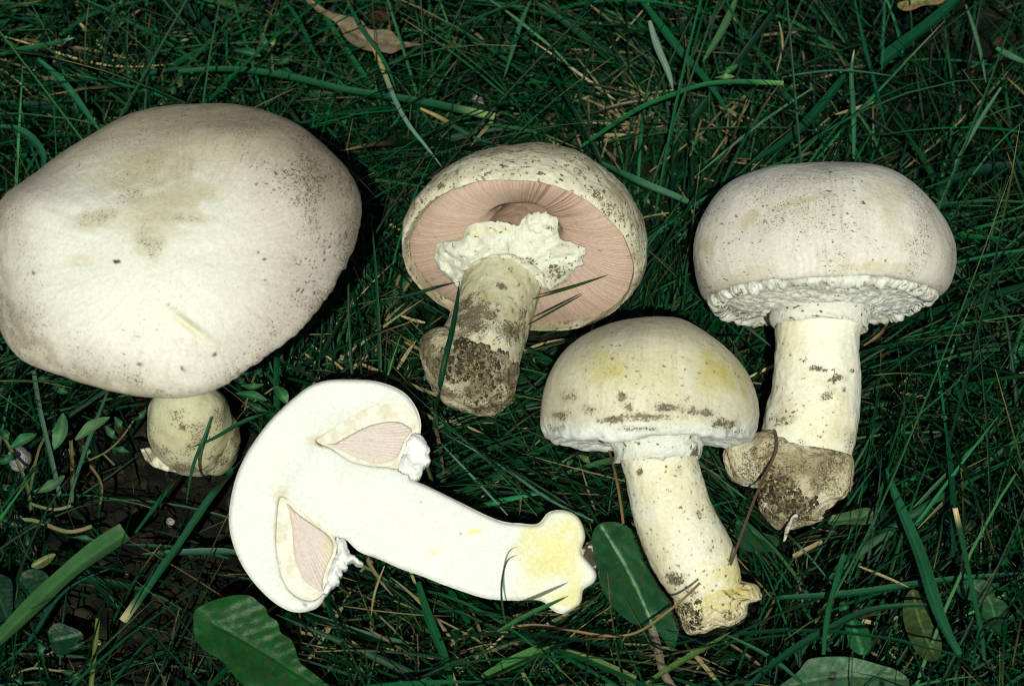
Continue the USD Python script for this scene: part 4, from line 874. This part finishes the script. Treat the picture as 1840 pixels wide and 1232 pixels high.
# ---- leaves
def leaf(name, outline, rib, label, cat, z=.016, tilt=(0, 0), col=(24, 88, 40), rib_col=(90, 130, 80), fold=.05, wave=.003, veins=9, mat=None, step=3.2, spots=(), ribs=True, over=False):
    poly = Polygon(smooth_line(outline, 220, True)).buffer(0)
    poly = max(getattr(poly, 'geoms', [poly]), key=lambda g_: g_.area)
    p, f, on = sheet(poly, step)
    L = LineString(smooth_line(rib, 60)); pt = shapely.points(p); dr = shapely.distance(L, pt); s = shapely.line_locate_point(L, pt) / L.length
    c = p.mean(0); k = DIST / FPX
    sidep = np.sign((p - np.array(rib[0])) @ np.array([-(rib[-1][1] - rib[0][1]), rib[-1][0] - rib[0][0]]))
    vein = np.cos((s * veins * 2 * np.pi) - dr * .22)
    h = z + (p[:, 0] - c[0]) * k * tilt[0] - (p[:, 1] - c[1]) * k * tilt[1] + dr * k * fold * 8 * .5 + (fbm(np.c_[p * .018, 0 * s], 3, int(z * 9000) % 97) - .5) * wave * 1.2 - .0005 * sst(4, 0, dr) + .00010 * vein * sst(3, 14, dr)
    P = at(p[:, 0], p[:, 1], h)
    nr_, fr_, d = near_far(P); inm = (nr_ < 8) & (d < fr_ + .003)
    if over: P = np.where(((nr_ < 8) & (d > nr_ - .002))[:, None], atd(p[:, 0], p[:, 1], nr_ - .002), P)
    else: P = np.where(inm[:, None], atd(p[:, 0], p[:, 1], fr_ + .003), P)
    if z > .011: top_pts.append(P)
    c0 = np.tile(lin(*col), (len(p), 1)) * .68 * (.75 + .5 * fbm(np.c_[p * .05, 0 * s], 4, 5))[:, None]
    c0 = mixc(c0, c0 * 1.7, sst(.75, .98, vein) * sst(3, 14, dr) * .05)
    if ribs: c0 = mixc(c0, lin(*rib_col), sst(3.2, 1.2, dr) * .9)
    c0 = mixc(c0, lin(90, 80, 40), sst(.72, .8, fbm(np.c_[p * .09, 0 * s + 3], 3, 9)) * .4)
    net = np.abs(fbm(np.c_[p * .055, 0 * s + 7], 2, 31) - .5); c0 = mixc(c0, c0 * .62, sst(.03, .0, net) * .8)
    net = np.abs(noise(np.c_[p * .16, 0 * s + 9], 32) - .5); c0 = mixc(c0, c0 * 1.35, sst(.05, .0, net) * .6)
    c0 = mixc(c0, lin(60, 58, 40), sst(.70, .78, noise(np.c_[p * .22, 0 * s + 2], 33)) * .5)
    for sx, sy, sr, sc in spots: c0 = mixc(c0, lin(*sc), sst(1.1, .6, np.hypot(p[:, 0] - sx, p[:, 1] - sy) / sr + .5 * (noise(np.c_[p * .1, 0 * s], 2) - .5)))
    o = put(name, P, f, mat or M_LEAF, c0); tag(o['prim'], label, cat); return o
z5 = lambda l: [(a / 2.667, b / 2.667 + 770) for a, b in l]
z6 = lambda l: [(a / 2.667 + 575, b / 2.667 + 770) for a, b in l]
z7 = lambda l: [(a / 2.667 + 1150, b / 2.667 + 770) for a, b in l]
z2 = lambda l: [(a / 2.667 + 575, b / 2.667) for a, b in l]
leaf('broad_leaf', z5([(930,880),(945,860),(1000,830),(1080,805),(1150,795),(1210,805),(1250,840),(1275,860),(1285,890),(1330,925),(1345,975),(1385,1000),(1420,1070),(1440,1120),(1490,1160),(1540,1200),(1600,1260),(1300,1290),(1180,1240),(1130,1190),(1090,1140),(1060,1110),(1010,1080),(970,1050),(940,1010),(930,960)]), z5([(1020,930),(1200,1030),(1330,1110),(1500,1220)]), 'large bright green toothed leaf below the halved cap', 'leaf', z=.022, tilt=(0, .1), col=(25, 88, 33), rib_col=(36, 84, 40), wave=.003)
leaf('broad_leaf', z6([(1310,490),(1340,455),(1400,445),(1460,460),(1510,500),(1540,560),(1580,650),(1620,740),(1680,820),(1720,900),(1715,990),(1690,1060),(1640,1000),(1590,950),(1520,940),(1430,880),(1370,800),(1340,730),(1320,650),(1305,560)]), z6([(1350,470),(1430,600),(1500,730),(1560,860),(1600,960)]), 'smooth dark green leaf tucked under the bent stem of the small mushroom', 'leaf', z=.024, tilt=(-.15, .1), col=(22, 84, 44), rib_col=(120, 165, 120), veins=3, wave=.003)
blade(z6([(1590,950),(1620,1050),(1640,1150),(1690,1240)]), 14, 'withered grey brown leaf stalk at the bottom centre', name='leaf_stalk', cat='leaf stalk', col=(120, 108, 92), z=.02, prof='even')
leaf('dead_leaf', z2([(-90,-40),(0,30),(60,60),(130,78),(200,100),(235,140),(330,145),(370,180),(400,200),(490,213),(400,232),(340,257),(300,250),(240,245),(170,220),(120,180),(90,125),(30,80),(-60,10)]), z2([(-40,10),(80,110),(230,195),(420,215)]), 'curled pale brown dead leaf at the top left of centre', 'dead leaf', z=.026, col=(138, 122, 98), rib_col=(112, 96, 72), wave=.006, mat=M_STRAW, veins=6)
leaf('dead_leaf', z2([(215,-30),(330,-30),(365,60),(350,115),(290,130),(235,80)]), z2([(240,-10),(320,110)]), 'dark reddish brown dead leaf behind the pale one', 'dead leaf', z=.010, col=(60, 36, 25), rib_col=(60, 34, 20), wave=.005, mat=M_STRAW)
leaf('dead_leaf', [(1612,8),(1635,0),(1660,-8),(1700,-10),(1695,4),(1660,10),(1640,18),(1618,17)], [(1615,12),(1690,-4)], 'curled tan dead leaf at the top right edge', 'dead leaf', z=.034, col=(160, 128, 84), wave=.004, mat=M_STRAW)
leaf('broad_leaf', z7([(1170,330),(1300,310),(1420,340),(1440,480),(1430,600),(1380,690),(1280,660),(1200,600),(1160,500)]), z7([(1200,350),(1290,500),(1370,670)]), 'broad dull dark leaf behind the tall pointed blade at the right', 'leaf', z=.010, col=(20, 62, 42), rib_col=(30, 76, 52), wave=.006)
leaf('broad_leaf', z7([(900,430),(960,405),(1040,385),(1110,385),(1120,440),(1060,460),(980,458),(905,455)]), z7([(905,442),(1110,415)]), 'twisted shiny leaf end right of the knobbly bulb', 'leaf', z=.022, col=(70, 105, 62), rib_col=(60, 100, 60), wave=.006)
leaf('broad_leaf', z7([(1480,420),(1600,440),(1700,520),(1680,640),(1560,680),(1480,620),(1440,520)]), z7([(1470,450),(1580,560),(1650,650)]), 'dark leaf half hidden in grass near the right edge', 'leaf', z=.008, col=(14, 56, 40), rib_col=(22, 66, 46), wave=.006)
leaf('broad_leaf', z7([(1300,770),(1350,790),(1380,850),(1400,930),(1440,1000),(1430,1100),(1380,1110),(1320,1060),(1280,980),(1260,900),(1265,830)]), z7([(1310,790),(1340,920),(1410,1090)]), 'yellowing leaf standing in the grass at the lower right', 'leaf', z=.018, col=(66, 90, 44), rib_col=(90, 112, 64), wave=.006)
leaf('broad_leaf', z7([(1520,740),(1580,720),(1660,725),(1705,760),(1700,800),(1750,830),(1765,900),(1730,960),(1670,965),(1640,900),(1640,840),(1580,820),(1530,790)]), z7([(1540,760),(1650,790),(1710,930)]), 'small hooked shiny leaf near the right edge below the level blade', 'leaf', z=.022, col=(44, 92, 56), rib_col=(60, 110, 70), wave=.006)
leaf('broad_leaf', z7([(640,1260),(760,1160),(800,1110),(900,1092),(1020,1095),(1150,1130),(1240,1160),(1290,1210),(1280,1260),(900,1300)]), z7([(700,1240),(950,1190),(1270,1200)]), 'pale dusty leaf cut by the bottom edge at the right', 'leaf', z=.018, col=(74, 116, 82), rib_col=(60, 100, 66), wave=.004, spots=[(1495,1213,9,(16,30,20)),(1584,1227,6,(16,30,20))])
leaf('broad_leaf', z7([(960,830),(990,830),(1010,890),(1070,930),(1105,990),(1100,1060),(1070,1082),(1010,1050),(990,980),(965,900)]), z7([(975,840),(1020,940),(1065,1060)]), 'rolled glossy green bud-like leaf below the long level blade', 'leaf', z=.022, col=(34, 104, 58), rib_col=(60, 130, 80), fold=-.18, wave=.003)
leaf('broad_leaf', z7([(450,430),(520,460),(600,500),(665,530),(640,580),(560,590),(490,570)]), z7([(460,450),(640,560)]), 'dark leaf in the shade beneath the knobbly bulb', 'leaf', z=.008, col=(22, 76, 44), rib_col=(30, 84, 50))
leaf('broad_leaf', z5([(235,960),(280,930),(330,945),(390,975),(400,1010),(370,1050),(310,1080),(260,1075),(240,1030)]), z5([(400,985),(250,1020)]), 'small dark heart-shaped leaf on the bare soil at the lower left', 'leaf', z=.012, col=(14, 66, 42), rib_col=(24, 80, 50))
leaf('broad_leaf', z5([(60,760),(100,690),(160,670),(220,690),(245,760),(240,850),(200,895),(120,890),(60,840)]), z5([(80,700),(220,880)]), 'round dark leaf beneath the very wide blade at the lower left', 'leaf', z=.010, col=(14, 62, 42), rib_col=(22, 74, 48))
leaf('broad_leaf', z5([(-60,680),(0,695),(50,720),(60,800),(50,900),(-10,940),(-80,880)]), z5([(-40,700),(30,900)]), 'dark leaf at the left edge beside the very wide blade', 'leaf', z=.012, col=(13, 58, 40), rib_col=(22, 74, 48))
leaf('broad_leaf', z5([(150,660),(190,620),(265,600),(245,635),(190,668)]), z5([(155,662),(262,603)]), 'small yellowish leaf above the very wide blade', 'leaf', z=.03, col=(110, 125, 62), rib_col=(120, 130, 80), step=2.5)

# ---- small leafy weeds
def sprig(label, stems, leaves, z=.022, col=(34, 92, 56)):
    x0, y0 = stems[0][0][0]
    T = thing('weed', label, 'weed', at(x0, y0, 0))
    for pts, w in stems:
        V, F, s = strip(pts, w, z - .003, prof='even', fold=.5)
        put('stem', V, F, M_LEAF, np.repeat(mixc(np.tile(lin(70, 96, 56), (len(s), 1)), lin(110, 96, 66), noise(np.c_[s * 7, 0 * s, 0 * s], 3))[:, None], 5, 1).reshape(-1, 3), T)
    for k, (a, b, c_, d_, w, *cc) in enumerate(leaves):
        bend = (-1) ** k * .06
        m = ((a + c_) / 2 + (d_ - b) * bend, (b + d_) / 2 - (c_ - a) * bend)
        V, F, s = strip([(a, b), m, (c_, d_)], w, np.array([z - .001, z + .003, z + .001]), prof='leaf', fold=.13, n=18)
        base = lin(*(cc[0] if cc else col)) * rng.uniform(.8, 1.25)
        c = np.tile(base, (len(s), 5, 1)) * (.85 + .3 * noise(np.stack([s[:, None] * 8 + 0 * V[..., 0], np.arange(5)[None] + 0 * V[..., 0], 0 * V[..., 0] + k], -1), 5))[..., None]
        c[:, 2] = mixc(c[:, 2], lin(110, 140, 100), np.full(len(s), .45))
        put('leaf', V, F, M_LEAF, c.reshape(-1, 3), T)
G_ = (70, 104, 70)
sprig('leafy weed with oval grey green leaves at the left edge beneath the big cap', [([(55, 915), (48, 870), (15, 800), (-10, 760)], 6), ([(52, 890), (60, 850), (78, 790), (100, 770)], 5), ([(55, 905), (100, 915), (128, 908)], 7)],
      [(135, 790, 197, 749, 24, G_), (95, 808, 113, 742, 26, (50, 92, 60)), (17, 805, 66, 779, 24), (60, 883, 116, 854, 22, G_), (62, 681, 88, 679, 13), (99, 688, 122, 705, 20), (0, 770, 15, 790, 16), (-5, 830, 22, 815, 22), (5, 870, 15, 880, 12, G_)])
sprig('leafy weed with small green leaves between the big cap and halved cap', [([(415, 770), (440, 735), (470, 712), (500, 690)], 4), ([(440, 735), (452, 690), (465, 660)], 4)],
      [(424, 706, 480, 719, 18), (433, 692, 474, 690, 14, (52, 110, 62)), (493, 692, 516, 724, 21, (44, 104, 60)), (427, 679, 442, 687, 12), (456, 664, 472, 672, 14), (445, 722, 480, 738, 16, (20, 70, 44)), (400, 728, 378, 742, 16), (398, 768, 412, 742, 12), (385, 740, 372, 765, 15, (40, 86, 46)), (408, 775, 430, 790, 14, (44, 92, 52)), (416, 745, 404, 768, 13, (34, 80, 46))], z=.034)
sprig('upright weed with slender dark stems at the far lower left', [([(128, 910), (130, 850), (127, 790)], 7), ([(180, 905), (182, 870), (160, 835)], 5), ([(0, 940), (60, 935), (120, 955), (165, 945)], 9)],
      [(45, 960, 52, 985, 14, (18, 70, 46)), (75, 938, 90, 930, 14), (130, 965, 170, 970, 10), (-5, 925, 40, 945, 18, (14, 60, 42))], z=.016)
sprig('tiny weed with one light leaf beneath the left rim of the small cap', [([(1010, 830), (1040, 812), (1075, 795)], 4)], [(1040, 817, 1061, 832, 13, (90, 135, 70)), (1030, 826, 1015, 838, 8, (60, 100, 60))], z=.026)
sprig('small weed sprouting above the big cap at the upper left', [([(490, 130), (485, 90), (470, 60)], 5), ([(330, 165), (325, 140), (335, 120)], 4)],
      [(420, 90, 470, 102, 20, (18, 74, 48)), (492, 115, 525, 100, 18, (16, 70, 46)), (485, 90, 494, 66, 12, (96, 130, 60)), (470, 62, 482, 84, 12, (40, 100, 56)), (325, 140, 318, 158, 12, (70, 100, 60)), (300, 172, 312, 156, 18, (26, 80, 50))], z=.026)
sprig('small weed with round light leaves at the top right of centre', [([(1240, 280), (1250, 250), (1260, 215)], 4)], [(1238, 268, 1254, 250, 12, (40, 104, 60)), (1290, 132, 1325, 116, 14, (56, 120, 60)), (1285, 140, 1320, 138, 14, (110, 140, 90)), (610, 225, 622, 215, 12, (40, 100, 60))], z=.03)

sprig('low weed with small dark leaves on the bare soil at the bottom left', [([(20, 1215), (60, 1200), (110, 1205), (150, 1195)], 5), ([(60, 1200), (85, 1175), (120, 1165)], 4)],
      [(110, 1205, 150, 1222, 15, (26, 78, 46)), (120, 1165, 152, 1152, 14, (24, 74, 44)), (85, 1178, 70, 1155, 13), (40, 1208, 30, 1232, 14, (22, 70, 44)), (150, 1195, 182, 1192, 14, (34, 84, 50))], z=.014)
sprig('creeping weed with narrow oval leaves left of the pale bulb', [([(150, 830), (185, 815), (215, 790), (240, 755)], 4), ([(185, 815), (205, 835)], 4)],
      [(215, 790, 190, 765, 14, (50, 92, 58)), (240, 755, 262, 735, 14, (44, 90, 56)), (200, 805, 232, 812, 13, (36, 84, 52)), (160, 826, 148, 800, 14, (48, 92, 60)), (228, 772, 206, 748, 12, (40, 88, 52))], z=.020)

# ---- stones and soil crumbs on the bare patch
V, F = lump(at(36, 824, .012), (.0035, .004, .0045), 20, 28, seed=2, amp=.0014, freq=200)
T = put('pebble', V, F, M_SOIL, np.array([.27, .28, .27])); tag(T['prim'], 'pale grey pebble among the weeds at the left edge', 'pebble')
ico = __import__('trimesh').creation.icosphere(1)
px, py = rng.uniform(-150, 2000, 9000), rng.uniform(-150, 1420, 9000)
sel = shapely.contains_xy(BARE.buffer(90), px, py) | (rng.random(9000) < .25); px, py = px[sel], py[sel]
C = at(px, py, np.full(len(px), 0.0)); C[:, 2] = ground(C[:, 0], C[:, 1]) + .001
r = rng.gamma(2.2, .00042, len(px)) + .0003
Vc = C[:, None] + (ico.vertices[None] * (1 + .5 * (rng.random((len(px), len(ico.vertices), 1)) - .5))) * (r[:, None] * rng.uniform(.6, 1.2, (len(px), 3)))[:, None]
cc = mixc(np.tile(np.array([.008, .007, .0045]), (len(px), 1)), np.array([.036, .030, .018]), rng.random(len(px)) ** 2)
cc = np.where((rng.random(len(px)) < .015)[:, None], np.array([.3, .28, .24]), cc)
o = put('soil_crumbs', Vc, (ico.faces[None] + (np.arange(len(px)) * len(ico.vertices))[:, None, None]).reshape(-1, 3), M_SOIL, np.repeat(cc, len(ico.vertices), 0))
tag(o['prim'], 'loose dark crumbs of soil scattered on the bare patch', 'soil crumbs', kind='stuff')

# ================================================================== the mass of grass and straw, kept clear of what lies on top of it
ALLN = NEAR.copy()
if top_pts:
    S2 = np.vstack(top_pts); x, y, d = proj(S2); ix, iy = (x / 2 + 70).astype(int), (y / 2 + 62).astype(int)
    ok = (ix >= 0) & (ix < MW) & (iy >= 0) & (iy < MH); TOPD = np.full((MH, MW), 9.0)
    np.minimum.at(TOPD, (iy[ok], ix[ok]), d[ok]); TOPD = minimum_filter(TOPD, 3)
V, P, _ = scatter(16400, 'fine')
V2, P2, _ = scatter(1100, 'broad')
V3, P3, _ = scatter(13000, 'under')
VV = np.concatenate([V, V2, V3])
TT = np.concatenate([grass_tint(V), grass_tint(V2), grass_tint(V3) * .5])  # under blades tinted darker to stand in for shade low in the grass
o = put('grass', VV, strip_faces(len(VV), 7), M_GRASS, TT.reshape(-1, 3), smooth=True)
tag(o['prim'], 'dense dark green lawn grass of fine tangled blades around the mushrooms', 'grass', kind='stuff')
V, P, _ = scatter(10000, 'dry')
zone = np.array([(1240, 210, 200, 170), (600, 610, 130, 75), (800, 1150, 330, 90), (120, 90, 180, 60), (950, 640, 80, 80), (1330, 340, 200, 60), (1400, 1100, 200, 90)], float)
rx, ry, _ = proj(P[:, 0]); wz = np.max(np.exp(-((rx[:, None] - zone[:, 0]) / zone[:, 2]) ** 2 - ((ry[:, None] - zone[:, 1]) / zone[:, 3]) ** 2), 1)
sel = rng.random(len(V)) < .06 + .85 * wz
V = V[sel]; n = len(V)
c = mixc(np.tile(lin(104, 92, 62), (n, 1)), lin(156, 144, 104), rng.random(n)) * rng.uniform(.45, 1.1, n)[:, None]
o = put('dry_grass', V, strip_faces(n, 7), M_STRAW, np.repeat(c, 24, 0))
tag(o['prim'], 'pale dry straw and dead grass bits lying among the green blades', 'dry grass', kind='stuff')
